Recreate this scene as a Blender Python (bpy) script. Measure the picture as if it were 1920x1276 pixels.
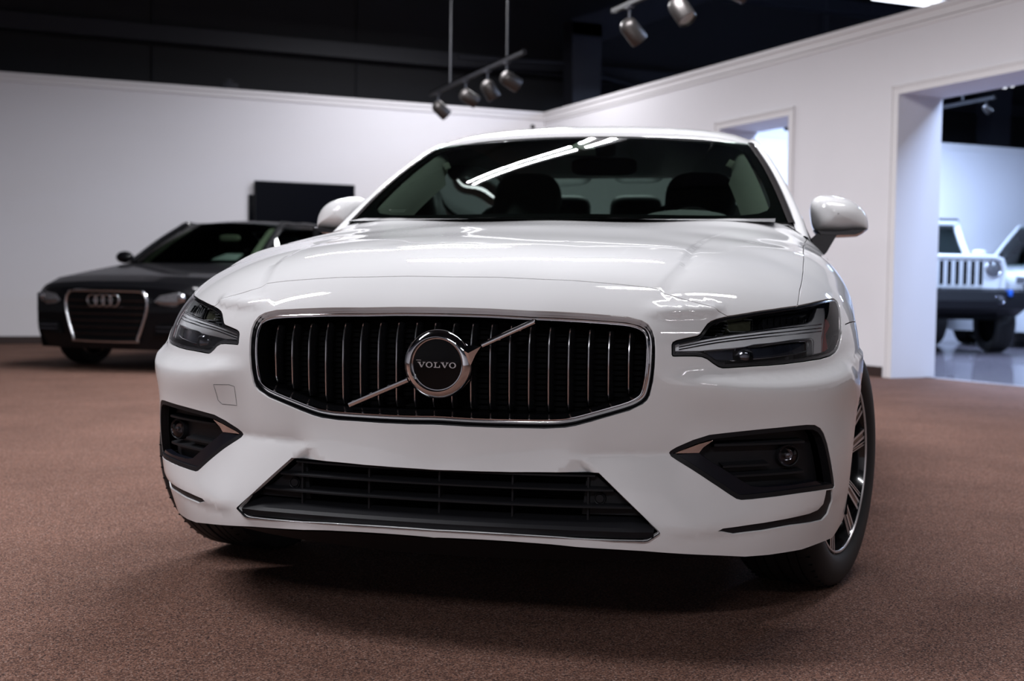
import bpy, bmesh, math, random
import numpy as np
from mathutils import Vector, Matrix
from mathutils.geometry import delaunay_2d_cdt
random.seed(7); rng = np.random.default_rng(7)
for o in list(bpy.data.objects): bpy.data.objects.remove(o)
S = bpy.context.scene; COL = S.collection
PI = math.pi
TH = math.radians(34.9)            # the showroom is turned by this against the white car
CT, ST = math.cos(TH), math.sin(TH)
def W(x, y, z=0.0):                # white car's frame -> room frame
    return Vector((CT*x + ST*y, -ST*x + CT*y, z))
# ---------------------------------------------------------------- camera
CAMP = (.7344, -2.5212, .7922); YAW, PITCH, ROLL, FPX = .2221, .0425, .0148, 2255.4
def make_camera():
    cam = bpy.data.cameras.new('camera'); ob = bpy.data.objects.new('camera', cam); COL.objects.link(ob)
    cy, sy = math.cos(YAW), math.sin(YAW)
    f = Vector((-sy*math.cos(PITCH), cy*math.cos(PITCH), -math.sin(PITCH))); r = Vector((cy, sy, 0)); u = r.cross(f)
    r2 = r*math.cos(ROLL) + u*math.sin(ROLL); u2 = -r*math.sin(ROLL) + u*math.cos(ROLL)
    M = Matrix((r2, u2, -f)).transposed().to_4x4(); M.translation = Vector(CAMP)
    ob.matrix_world = Matrix.Rotation(-TH, 4, 'Z') @ M
    cam.sensor_width = 36; cam.lens = FPX/1920*36; cam.clip_start = .05; cam.clip_end = 200
    cam.dof.use_dof = True; cam.dof.focus_distance = 2.72; cam.dof.aperture_fstop = 3.6
    S.camera = ob
make_camera()
# ---------------------------------------------------------------- world, exposure
w = bpy.data.worlds.new('world'); S.world = w; w.use_nodes = True
w.node_tree.nodes['Background'].inputs[0].default_value = (.55, .6, .8, 1)
w.node_tree.nodes['Background'].inputs[1].default_value = .04
S.view_settings.view_transform = 'Standard'; S.view_settings.look = 'None'
S.view_settings.exposure = 0.0; S.view_settings.gamma = 1.0; S.view_settings.use_curve_mapping = False
def area(name, loc, size, power, color=(1, 1, 1), target=None, sy=None, spread=None):
    l = bpy.data.lights.new(name, 'AREA'); l.energy = power; l.color = color; l.shape = 'RECTANGLE'; l.size = size; l.size_y = sy or size
    if spread: l.spread = spread
    o = bpy.data.objects.new(name, l); COL.objects.link(o); o.location = loc
    if target is not None: o.rotation_euler = (Vector(target)-Vector(loc)).to_track_quat('-Z', 'Y').to_euler()
    return o
WH = (.955, .955, 1.0); BL = (.50, .66, 1.0)
G1, G2 = 'strip lamps over the showroom', 'strip lamps over the annex'
LAMPS = []                         # x, y, power, colour, label, group : built by strip_lamp() further down
for _y, _p in ((.6, 44), (4.15, 192), (8.3, 125), (12.1, 78)):
    for _x in (1.42, 2.74): LAMPS.append((_x+(2.4 if _y > 12 else 0), _y, _p, WH, ('left' if _x < 2 else 'right')+' strip lamp of the pair hung '+{.6: 'just over the camera', 4.15: 'over the white saloon, mirrored in its windscreen', 8.3: 'between the saloon and the back wall', 12.1: 'nearest the back wall'}[_y], G1))
for _y, _p in ((-5.4, 118), (1.3, 108)):  # the pair behind the camera is added to light the saloon's front
    for _x in (-3.6, -2.3): LAMPS.append((_x, _y, _p, WH, ('left' if _x < -3 else 'right')+' strip lamp of the pair hung '+('far behind the camera on the left, added to light the bumper' if _y < 0 else 'left of the camera'), G1))
for _x in (1.42, 2.74): LAMPS.append((_x, -5.4, 22, WH, ('left' if _x < 2 else 'right')+' strip lamp of the pair hung far behind the camera on the right, added to light the bumper', G1))  # unseen weaker pair, added as front light for the bumper face
for _x, _y, _l in ((8.35, 8.25, 'cool strip lamp just beyond the wide opening, its end at the top edge'), (8.35, 4.3, 'cool strip lamp beyond the right wall, nearest the camera'), (12.6, 8.25, 'cool strip lamp over the tiled floor in front of the off-roader'), (12.6, 11.9, 'cool strip lamp above the off-roader and crossover'), (10.2, 11.9, 'cool strip lamp above the annex, nearest the small opening')): LAMPS.append((_x, _y, 300, BL, _l, G2))
# ---------------------------------------------------------------- helpers
def newmat(name, col, rough=.5, metal=0, coat=0, spec=.5, emit=0, noise=0, nscale=30, bump=0, bscale=200, trans=0, ior=1.45, alpha=1, ecol=None, coatr=.03):
    m = bpy.data.materials.new(name); m.use_nodes = True; nt = m.node_tree; b = nt.nodes['Principled BSDF']
    b.inputs['Base Color'].default_value = (*col, 1); b.inputs['Roughness'].default_value = rough; b.inputs['Metallic'].default_value = metal
    b.inputs['Coat Weight'].default_value = coat; b.inputs['Coat Roughness'].default_value = coatr
    b.inputs['Specular IOR Level'].default_value = spec; b.inputs['Transmission Weight'].default_value = trans; b.inputs['IOR'].default_value = ior
    b.inputs['Alpha'].default_value = alpha
    if emit:
        b.inputs['Emission Color'].default_value = (*(ecol or col), 1); b.inputs['Emission Strength'].default_value = emit
    tc = nt.nodes.new('ShaderNodeTexCoord')
    if noise:
        n = nt.nodes.new('ShaderNodeTexNoise'); n.inputs['Scale'].default_value = nscale; n.inputs['Detail'].default_value = 4
        nt.links.new(tc.outputs['Object'], n.inputs['Vector'])
        mx = nt.nodes.new('ShaderNodeMix'); mx.data_type = 'RGBA'
        mx.inputs[6].default_value = (*[c*(1-noise) for c in col], 1); mx.inputs[7].default_value = (*[min(1, c*(1+noise)) for c in col], 1)
        nt.links.new(n.outputs['Fac'], mx.inputs[0]); nt.links.new(mx.outputs[2], b.inputs['Base Color'])
    if bump:
        n = nt.nodes.new('ShaderNodeTexNoise'); n.inputs['Scale'].default_value = bscale; n.inputs['Detail'].default_value = 3
        nt.links.new(tc.outputs['Object'], n.inputs['Vector'])
        bp = nt.nodes.new('ShaderNodeBump'); bp.inputs['Strength'].default_value = bump; bp.inputs['Distance'].default_value = .002
        nt.links.new(n.outputs['Fac'], bp.inputs['Height']); nt.links.new(bp.outputs[0], b.inputs['Normal'])
    return m
def tag(o, label=None, cat=None, group=None, kind=None):
    if label: o['label'] = label
    if cat: o['category'] = cat
    if group: o['group'] = group
    if kind: o['kind'] = kind
    return o
def empty(name, loc=(0, 0, 0), rz=0.0, label=None, cat=None, group=None):
    o = bpy.data.objects.new(name, None); COL.objects.link(o); o.location = loc; o.rotation_euler = (0, 0, rz); o.empty_display_size = .1
    return tag(o, label, cat, group)
def obj(name, verts, faces, mat, parent=None, smooth=40, label=None, loc=None, normals=None, mats=None, fm=None):
    me = bpy.data.meshes.new(name); me.from_pydata([tuple(map(float, v)) for v in verts], [], [tuple(int(i) for i in f) for f in faces]); me.validate()
    if mats:
        for q in mats: me.materials.append(q)
        if fm is not None: me.polygons.foreach_set('material_index', list(fm))
    else: me.materials.append(mat)
    if smooth:
        me.polygons.foreach_set('use_smooth', [True]*len(me.polygons))
        if smooth < 180 and normals is None: me.set_sharp_from_angle(angle=math.radians(smooth))
    if normals is not None and len(normals) == len(me.vertices): me.normals_split_custom_set_from_vertices([tuple(map(float, n)) for n in normals])
    me.update()
    o = bpy.data.objects.new(name, me); COL.objects.link(o)
    if parent is not None: o.parent = parent
    if loc is not None: o.location = loc
    if label: o['label'] = label
    return o
class MB:
    def __init__(s): s.v = []; s.f = []; s.m = []
    def add(s, v, f, m=0):
        b = len(s.v); s.v += [tuple(map(float, p)) for p in v]; s.f += [tuple(int(i)+b for i in q) for q in f]; s.m += [m]*len(f); return s
    def box(s, x0, x1, y0, y1, z0, z1, bev=0, m=0, rot=None, at=None):
        bm = bmesh.new(); bmesh.ops.create_cube(bm, size=1)
        bmesh.ops.scale(bm, vec=(x1-x0, y1-y0, z1-z0), verts=bm.verts)
        if bev: bmesh.ops.bevel(bm, geom=bm.edges[:], offset=bev, segments=2, affect='EDGES', profile=.5)
        c = Vector(((x0+x1)/2, (y0+y1)/2, (z0+z1)/2))
        bm.verts.index_update(); vs = []
        for v in bm.verts:
            p = v.co.copy()
            if rot is not None: p = rot @ p
            vs.append(p + c)
        s.add(vs, [[v.index for v in f.verts] for f in bm.faces], m); bm.free(); return s
    def tube(s, pts, r, n=10, closed=False, caps=True, m=0, squash=None):
        pts = [Vector(p) for p in pts]; N = len(pts); rs = r if hasattr(r, '__len__') else [r]*N
        base = len(s.v); up = None
        for i, p in enumerate(pts):
            a = pts[(i-1) % N] if (closed or i > 0) else p; b = pts[(i+1) % N] if (closed or i < N-1) else p
            t = (b-a).normalized()
            if up is None:
                up = Vector((0, 0, 1)) if abs(t.z) < .9 else Vector((1, 0, 0))
            x = t.cross(up).normalized(); up = x.cross(t).normalized()
            for k in range(n):
                q = 2*PI*k/n; s.v.append(tuple(p + (x*math.cos(q)*(squash or 1) + up*math.sin(q))*rs[i]))
        M = N if closed else N-1
        for i in range(M):
            j = (i+1) % N
            for k in range(n):
                s.f.append((base+i*n+k, base+i*n+(k+1) % n, base+j*n+(k+1) % n, base+j*n+k)); s.m.append(m)
        if caps and not closed:
            s.f.append(tuple(base+k for k in range(n))[::-1]); s.f.append(tuple(base+(N-1)*n+k for k in range(n))); s.m += [m, m]
        return s
    def lathe(s, prof, n=32, axis='z', at=(0, 0, 0), m=0, rot=None, closed=False):
        base = len(s.v); at = Vector(at)
        for (r, h) in prof:
            for k in range(n):
                a = 2*PI*k/n; p = Vector((r*math.cos(a), r*math.sin(a), h))
                if axis == 'y': p = Vector((p.x, p.z, p.y))
                if axis == 'x': p = Vector((p.z, p.x, p.y))
                if rot is not None: p = rot @ p
                s.v.append(tuple(p + at))
        L = len(prof)
        for i in range(L if closed else L-1):
            j = (i+1) % L
            for k in range(n): s.f.append((base+i*n+k, base+i*n+(k+1) % n, base+j*n+(k+1) % n, base+j*n+k)); s.m.append(m)
        return s
    def grid(s, P, m=0, closed_u=False):           # P[i][j] points
        base = len(s.v); nu, nv = len(P), len(P[0])
        for row in P: s.v += [tuple(map(float, p)) for p in row]
        for i in range(nu if closed_u else nu-1):
            k = (i+1) % nu
            for j in range(nv-1): s.f.append((base+i*nv+j, base+k*nv+j, base+k*nv+j+1, base+i*nv+j+1)); s.m.append(m)
        return s
    def prism(s, poly, y0, y1, plane='xz', m=0):    # extruded polygon
        n = len(poly); b = len(s.v)
        for h in (y0, y1):
            for (a, c) in poly:
                s.v.append({'xz': (a, h, c), 'xy': (a, c, h), 'yz': (h, a, c)}[plane])
        s.f.append(tuple(b+i for i in range(n))); s.f.append(tuple(b+n+i for i in range(n))[::-1]); s.m += [m, m]
        for i in range(n): s.f.append((b+i, b+(i+1) % n, b+n+(i+1) % n, b+n+i)[::-1]); s.m.append(m)
        return s
    def mirror(s):                                  # add the x-mirrored copy
        b = len(s.v); n = len(s.f); s.v += [(-x, y, z) for x, y, z in s.v]
        s.f += [tuple(i+b for i in f)[::-1] for f in s.f[:n]]; s.m += s.m[:n]; return s
    def build(s, name, mat, parent=None, smooth=40, label=None, mats=None):
        o = obj(name, s.v, s.f, mat, parent, smooth, label, mats=mats, fm=s.m if mats else None)
        bm = bmesh.new(); bm.from_mesh(o.data); bmesh.ops.recalc_face_normals(bm, faces=bm.faces); bm.to_mesh(o.data); bm.free()
        return o
def crspline(pts, n=8, closed=False):
    pts = [np.array(p, float) for p in pts]; N = len(pts); out = []
    M = N if closed else N-1
    for i in range(M):
        p1, p2 = pts[i], pts[(i+1) % N]
        p0 = pts[(i-1) % N] if (closed or i > 0) else 2*p1-p2; p3 = pts[(i+2) % N] if (closed or i < N-2) else 2*p2-p1
        for k in range(n):
            t = k/n; out.append(.5*((2*p1)+(-p0+p2)*t+(2*p0-5*p1+4*p2-p3)*t*t+(-p0+3*p1-3*p2+p3)*t**3))
    if not closed: out.append(pts[-1])
    return out
def sstep(x, a=0., b=1.):
    t = np.clip((x-a)/(b-a), 0, 1); return t*t*(3-2*t)
# ---------------------------------------------------------------- materials
M = {}
M['paint'] = newmat('white_paint', (.765, .76, .765), rough=.6, coat=1, spec=.12, coatr=.02, noise=.012, nscale=3)
M['black_gloss'] = newmat('black_gloss', (.006, .006, .007), rough=.12, coat=1, noise=.2, nscale=9)
M['black_matt'] = newmat('black_plastic', (.010, .010, .012), rough=.5, spec=.25, noise=.15, nscale=40, bump=.15, bscale=900)
M['black_deep'] = newmat('black_inner', (.004, .004, .0045), rough=.9, spec=.1, noise=.2)
M['chrome'] = newmat('chrome', (.82, .82, .84), rough=.06, metal=1, noise=.02, nscale=5)
M['dark_chrome'] = newmat('dark_chrome', (.16, .16, .18), rough=.14, metal=1, noise=.05, nscale=6)
M['glass_wind'] = newmat('windscreen_glass', (.78, .86, .80), rough=.0, trans=1, ior=1.45)
M['lens'] = newmat('headlight_lens', (.93, .94, .95), rough=.0, trans=1, ior=1.3)
M['drl'] = newmat('light_bar', (.95, .95, .97), rough=.22, coat=.6, noise=.06, nscale=60)
M['red'] = newmat('red_reflector', (.5, .06, .05), rough=.2, coat=1, noise=.15, nscale=90)
M['tyre'] = newmat('tyre_rubber', (.018, .018, .019), rough=.6, spec=.3, noise=.2, nscale=30)
M['rim'] = newmat('cut_alloy', (.62, .60, .61), rough=.3, metal=.55, noise=.04, nscale=20)
M['interior'] = newmat('interior_trim', (.30, .32, .28), rough=.8, noise=.05, nscale=60)
M['dark_cloth'] = newmat('dark_seat_leather', (.05, .052, .055), rough=.55, noise=.15, nscale=50)
M['seat_light'] = newmat('grey_seat', (.16, .17, .17), rough=.6, noise=.1, nscale=50)
def thin_glass(name, col, mixr=.08):
    m = bpy.data.materials.new(name); m.use_nodes = True; nt = m.node_tree; nt.nodes.clear()
    o = nt.nodes.new('ShaderNodeOutputMaterial'); t = nt.nodes.new('ShaderNodeBsdfTransparent'); t.inputs[0].default_value = (*col, 1)
    g = nt.nodes.new('ShaderNodeBsdfGlossy'); g.inputs['Roughness'].default_value = .01; f = nt.nodes.new('ShaderNodeFresnel'); f.inputs[0].default_value = 1.5
    mx = nt.nodes.new('ShaderNodeMixShader'); nt.links.new(f.outputs[0], mx.inputs[0]); nt.links.new(t.outputs[0], mx.inputs[1]); nt.links.new(g.outputs[0], mx.inputs[2])
    nt.links.new(mx.outputs[0], o.inputs[0]); return m
M['lens'] = thin_glass('clear_lens', (.93, .94, .95)); M['glass_wind'] = thin_glass('tinted_windscreen', (.62, .72, .66)); M['glass_dark'] = thin_glass('tinted_side_glass', (.30, .36, .34))
M['bar_chrome'] = newmat('bar_chrome', (.82, .82, .85), rough=.2, metal=1, noise=.05, nscale=20)
M['lamp_glass'] = newmat('lamp_glass', (.05, .05, .032), rough=.12, coat=1, noise=.5, nscale=60)
M['lamp_dark'] = newmat('lamp_dark', (.012, .012, .014), rough=.15, coat=1, noise=.6, nscale=90)
M['lamp_blue'] = newmat('lamp_dark_reflector', (.035, .04, .06), rough=.25, metal=.6, noise=.6, nscale=40)
M['groove'] = newmat('groove_shadow_line', (.05, .05, .05), rough=.8)
M['trim_brown'] = newmat('pillar_rubber', (.035, .031, .031), rough=.22, coat=.6, noise=.05)
M['dark_trim'] = newmat('lining_dark_mark', (.13, .14, .11), rough=.8)  # plain dark tone of the airbag marks on the pillar linings
M['lens2'] = thin_glass('clear_plastic', (.95, .95, .97))
M['blade'] = newmat('dark_gloss_blade', (.006, .007, .012), rough=.3, spec=.3, noise=.2, nscale=60)
for _k in ('paint', 'black_gloss'): M[_k].node_tree.nodes['Principled BSDF'].inputs['Coat IOR'].default_value = 1.7 if _k == 'paint' else 1.4
M['disc'] = newmat('badge_black', (.003, .003, .0035), rough=.12, spec=.3, noise=.1)
def carpet(name):
    m = bpy.data.materials.new(name); m.use_nodes = True; nt = m.node_tree; b = nt.nodes['Principled BSDF']; b.inputs['Roughness'].default_value = .95; b.inputs['Specular IOR Level'].default_value = .12
    tc = nt.nodes.new('ShaderNodeTexCoord'); L = nt.links.new
    def noise(sc, det=2, rough=.6):
        n = nt.nodes.new('ShaderNodeTexNoise'); n.inputs['Scale'].default_value = sc; n.inputs['Detail'].default_value = det; n.inputs['Roughness'].default_value = rough; L(tc.outputs['Object'], n.inputs['Vector']); return n
    n1 = noise(210, 3, .75); vo = nt.nodes.new('ShaderNodeTexVoronoi'); vo.inputs['Scale'].default_value = 230; L(tc.outputs['Object'], vo.inputs['Vector'])
    sp = nt.nodes.new('ShaderNodeSeparateColor'); L(vo.outputs['Color'], sp.inputs[0])
    a1 = nt.nodes.new('ShaderNodeMath'); a1.operation = 'MULTIPLY_ADD'; L(sp.outputs[0], a1.inputs[0]); a1.inputs[1].default_value = .22
    a2 = nt.nodes.new('ShaderNodeMath'); a2.operation = 'SUBTRACT'; L(n1.outputs['Fac'], a2.inputs[0]); a2.inputs[1].default_value = .11; L(a2.outputs[0], a1.inputs[2])
    cr = nt.nodes.new('ShaderNodeValToRGB'); e = cr.color_ramp.elements
    e[0].position = .33; e[0].color = (.022, .016, .016, 1); e[1].position = .70; e[1].color = (.33, .26, .235, 1)
    for p, c in ((.41, (.060, .034, .028)), (.48, (.120, .062, .046)), (.54, (.170, .088, .064)), (.59, (.235, .110, .072)), (.64, (.20, .135, .112))): a = e.new(p); a.color = (*c, 1)
    L(a1.outputs[0], cr.inputs['Fac'])
    n2 = noise(1.6, 5); mr = nt.nodes.new('ShaderNodeMapRange'); mr.inputs[1].default_value = .3; mr.inputs[2].default_value = .7; mr.inputs[3].default_value = .84; mr.inputs[4].default_value = 1.12; L(n2.outputs['Fac'], mr.inputs[0])
    mx = nt.nodes.new('ShaderNodeMix'); mx.data_type = 'RGBA'; mx.blend_type = 'MULTIPLY'; mx.inputs[0].default_value = 1; L(cr.outputs[0], mx.inputs[6]); L(mr.outputs[0], mx.inputs[7]); L(mx.outputs[2], b.inputs['Base Color'])
    bp = nt.nodes.new('ShaderNodeBump'); bp.inputs['Strength'].default_value = .6; bp.inputs['Distance'].default_value = .004; L(n1.outputs['Fac'], bp.inputs['Height']); L(bp.outputs[0], b.inputs['Normal'])
    return m
M['carpet'] = carpet('brown_carpet')
M['tile'] = newmat('polished_grey_floor', (.16, .14, .16), rough=.18, coat=.3, noise=.35, nscale=2.2)
M['wall'] = newmat('white_wall_paint', (.70, .685, .71), rough=.7, spec=.3, noise=.02, nscale=1.5, bump=.05, bscale=60)
M['trim'] = newmat('white_trim_paint', (.70, .68, .69), rough=.45, noise=.02)
M['skirting'] = newmat('dark_brown_skirting', (.028, .014, .012), rough=.6, noise=.2)
M['deck'] = newmat('black_roof_deck', (.006, .007, .012), rough=.75, noise=.3, nscale=.7)
M['clad'] = newmat('dark_wall_cladding', (.007, .007, .010), rough=.7, noise=.3, nscale=.9)
M['steel'] = newmat('dark_painted_steel', (.014, .015, .022), rough=.55, noise=.2, nscale=3)
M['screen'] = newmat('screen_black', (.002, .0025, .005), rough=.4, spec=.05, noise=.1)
M['can'] = newmat('brushed_lamp_can', (.055, .050, .048), rough=.38, metal=.7, noise=.08, nscale=40)
M['fixture'] = newmat('white_enamel', (.75, .76, .8), rough=.4, noise=.02)
M['lampglass'] = newmat('lamp_face', (.30, .28, .26), rough=.3, noise=.05)
M['card'] = newmat('white_card', (.62, .68, .62), rough=.6, noise=.03)
# ---------------------------------------------------------------- the white saloon's front body as one smooth surface
BO = np.array([0, 1.25, .25]); AX = np.array([0, -.8, .6]); AU = np.array([1., 0, 0]); AV = np.cross(AX, AU)*-1
AV = np.array([0, .6, .8])
def to_uv(P):
    d = np.atleast_2d(P)-BO; d = d/np.linalg.norm(d, axis=1)[:, None]; k = 1+d@AX
    return np.stack([d@AU/k, d@AV/k], 1)
def from_uv(q):
    q = np.atleast_2d(q); s = (q**2).sum(1); return ((1-s)[:, None]*AX + 2*q[:, :1]*AU + 2*q[:, 1:]*AV)/(1+s)[:, None]
CP = np.array([
(0,-.035,.258),(.2,-.025,.258),(.35,-.005,.255),(.463,.016,.249),(.487,.029,.282),(.55,.06,.27),(.62,.115,.262),(.72,.20,.26),(.80,.29,.27),(.87,.42,.30),
(0,.0,.225),(.25,.01,.225),(.45,.05,.215),(.60,.13,.205),(.72,.24,.20),(.82,.37,.215),
(0,-.012,.32),(.2,-.005,.32),(.36,.015,.33),(0,.004,.39),(.2,.012,.39),(.33,.03,.40),
(0,.002,.45),(.2,.014,.45),(.314,.033,.435),(0,-.002,.495),(.278,.028,.496),(.40,.042,.50),(.495,.088,.44),(.589,.108,.48),(.55,.10,.39),(.646,.154,.339),(.72,.20,.40),
(.81,.265,.497),(.839,.310,.426),(.853,.35,.343),(.76,.215,.46),
(0,.0,.6),(.25,.018,.6),(.447,.044,.56),(.482,.058,.602),(.52,.078,.57),(.60,.115,.58),(.72,.20,.58),(.80,.28,.58),(.86,.385,.58),
(.505,.064,.67),(.603,.133,.63),(.863,.398,.653),(.74,.235,.66),(.80,.31,.70),(.865,.45,.71),
(0,.015,.70),(0,.03,.737),(.25,.038,.736),(.456,.055,.731),(.53,.095,.725),(.612,.149,.742),(.70,.25,.752),(.767,.36,.768),(.82,.46,.776),(.855,.56,.782),
(0,.052,.775),(.25,.058,.773),(.42,.09,.768),(0,.095,.815),(.25,.10,.8135),(.465,.133,.799),(.55,.15,.775),
(0,.2,.856),(.25,.21,.853),(.47,.20,.826),(0,.4,.903),(.25,.41,.899),(.495,.34,.865),(.62,.30,.825),(.70,.40,.818),(.77,.52,.832),(.72,.62,.868),
(.505,.62,.912),(.27,.65,.934),(0,.65,.940),(0,.95,.980),(.28,.95,.974),(.54,.95,.955),(.68,.9,.922),(.78,.78,.896),(.787,1.0,.922),(.793,1.25,.944),
(.603,1.2,.987),(.30,1.25,1.004),(0,1.25,1.012),(0,1.45,1.03),(.4,1.45,1.022),(.735,1.45,1.014),(.79,1.5,.965),
(.82,.60,.818),(.825,.75,.868),(.835,.92,.900),(.845,1.2,.912),(.85,1.5,.925),
(.875,.60,.79),(.890,.8,.822),(.895,1.0,.826),(.895,1.3,.845),(.895,1.6,.86),
(.905,.65,.745),(.915,.8,.745),(.92,1.1,.76),(.915,1.5,.78),(.908,.52,.66),(.922,.75,.65),(.928,1.0,.65),(.925,1.4,.65),
(.905,.50,.55),(.922,.7,.5),(.927,1.0,.5),(.92,1.4,.5),(.897,.47,.40),(.915,.7,.35),(.915,1.1,.35),(.905,1.5,.35),(.89,.47,.27),(.90,.8,.22),(.89,1.2,.22),(.88,1.6,.22),
(.93,1.75,.5),(.92,1.75,.7)], float)
LAMB = 4.0e-3
CPM = np.concatenate([CP, CP[CP[:, 0] > 1e-6]*[-1, 1, 1]])
_q = to_uv(CPM); _r = np.linalg.norm(CPM-BO, axis=1)
def _k(a, b):
    d2 = ((a[:, None]-b[None])**2).sum(2); return .5*d2*np.log(d2+1e-12)
_n = len(_q); _A = np.zeros((_n+3, _n+3)); _A[:_n, :_n] = _k(_q, _q)+np.eye(_n)*LAMB; _A[:_n, _n] = 1; _A[:_n, _n+1:] = _q
_A[_n:, :_n] = _A[:_n, _n:].T; _w = np.linalg.solve(_A, np.concatenate([_r, [0, 0, 0]]))
def rad(q):
    q = np.atleast_2d(q); out = np.empty(len(q))
    for i in range(0, len(q), 4000):
        b = q[i:i+4000]; out[i:i+4000] = _k(b, _q)@_w[:_n]+_w[_n]+b@_w[_n+1:]
    return out
def base(q): return BO+from_uv(q)*rad(q)[:, None]
def pd(P, L):                     # signed distance in the x-z (or given) plane to a polyline; + on its left side, plus position along
    P = np.atleast_2d(P); L = np.array(L, float); best = np.full(len(P), 1e9); sg = np.zeros(len(P)); tt = np.zeros(len(P)); acc = 0
    tot = np.linalg.norm(np.diff(L, axis=0), axis=1).sum()
    for a, b in zip(L[:-1], L[1:]):
        e = b-a; l = np.linalg.norm(e); t = np.clip(((P-a)@e)/l**2, 0, 1); c = a+t[:, None]*e; d = np.linalg.norm(P-c, axis=1)
        s = np.sign(e[0]*(P-a)[:, 1]-e[1]*(P-a)[:, 0]); m = d < best-1e-9
        best[m] = d[m]; sg[m] = s[m]; tt[m] = (acc+t*l)[m]/tot; acc += l
    return best*sg, tt
L_SHELF = [(.46,.600),(.56,.598),(.65,.590),(.75,.590),(.84,.602),(.89,.63)]
L_WING = [(.308,.438),(.349,.397),(.487,.282)]
L_VAL = [(.28,.4385),(.40,.440),(.497,.4415),(.60,.443)]
L_NOSE = [(.44,.752),(.52,.752),(.60,.757)]
L_HOOD = [(.462,.10),(.470,.16),(.495,.30),(.505,.62),(.54,.95),(.603,1.2)]
L_LOW = [(.487,.282),(.60,.278),(.72,.285),(.83,.31),(.9,.34)]
def _sm(L): return [tuple(p) for p in crspline(L, 6)]
L_SHELF, L_NOSE, L_HOOD, L_LOW = _sm(L_SHELF), _sm(L_NOSE), _sm(L_HOOD), _sm(L_LOW)
def bis(f, a, b):                 # f(a) outside, f(b) inside
    for _ in range(26):
        c = (a+b)/2; P = np.array([f(c)])
        if np.linalg.norm(P-BO)-rad(to_uv(P))[0] > 0: a = c
        else: b = c
    return f(b)
def front_pt(x, z): return bis(lambda y: (x, y, z), -.6, .9)
def hood_pt(x, y): return bis(lambda z: (x, y, z), 1.4, .5)
def shift2(L, d):
    L = np.array(L); t = np.gradient(L, axis=0); t /= np.linalg.norm(t, axis=1)[:, None]; return L+np.stack([-t[:, 1], t[:, 0]], 1)*d
CREASES = []
def Sf(q):
    q = np.atleast_2d(q); P = base(q); x = np.abs(P[:, 0]); D = np.zeros(len(P)); V = P.copy()
    A = np.stack([x, P[:, 2]], 1); front = P[:, 1] < .75
    n = np.stack([np.sign(P[:, 0])*sstep(x, .3, .95), -1+.75*sstep(x, .5, .95), 0*x], 1); n /= np.linalg.norm(n, axis=1)[:, None]
    d, t = pd(A, L_SHELF); amp = .025*sstep(t, .0, .30)*(1-sstep(t, .92, 1.0)*.6); m = front
    f = lambda d: np.where(d > 0, np.clip(1-d/.028, 0, 1)**1.2, np.exp(-(d/.07)**2))
    D += np.where(m, amp*sum(f(d+e) for e in (-.007, -.0035, 0, .0035, .007))/5, 0)
    d, t = pd(A, L_WING)              # step inward on the centre side of the wing edge
    ins = (d < 0) & (P[:, 2] < .47) & (P[:, 2] > .3)
    D -= np.where(m & ins, .022*sstep(-d, 0, .016)*(1-sstep(-d, .03, .20))*np.clip(t/.26, 0, 1), 0)
    d, t = pd(A, L_VAL); D -= np.where(m & (P[:, 2] < .6), .011*np.exp(-np.abs(d)/.030)*sstep(x, .285, .36)*(1-sstep(x, .50, .58)), 0)
    d, t = pd(A, L_NOSE); amp = .010*np.clip(t*5+.3, 0, 1)*(t < 1)
    zz = P[:, 2]; fade = sstep(x, .42, .50)*(1-sstep(x, .575, .61))*(1-sstep(zz, .757, .775))
    D += np.where(m & (x > .42), .014*fade*np.where(d > 0, np.exp(-(d/.05)**2), np.clip(1-(-d)/.020, 0, 1)), 0)
    d, t = pd(A, L_LOW); D += np.where(m, .006*sstep(x, .475, .545)*(1-sstep(t,.7,1))*np.where(d > 0, np.exp(-(d/.05)**2), np.clip(1-(-d)/.02, 0, 1)), 0)
    V += n*D[:, None]
    B = P[:, [0, 1]].copy(); B[:, 0] = x; d, t = pd(B, L_HOOD); h = (P[:, 2] > .76) & (P[:, 1] < 1.6)
    fz = (1-sstep(t, .35, .95))*sstep(P[:, 2], .772, .806); V[:, 2] -= np.where(h & (d < 0), .006*fz*np.exp(-np.abs(d)/.045)*sstep(-d, 0, .012), 0)
    return V
for _L, _o in ((L_SHELF, (-.008, 0, .008, .035)), (L_NOSE, (0, -.022)), (L_LOW, (0, -.02)), (L_VAL, (-.01, 0, .01)), (L_WING, (0, -.016))):
    for _d in _o: CREASES.append(to_uv(np.array([front_pt(*p) for p in shift2(_L, _d)])))
for _d in (0, -.012): CREASES.append(to_uv(np.array([hood_pt(*p) for p in shift2(L_HOOD, _d)])))
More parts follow.
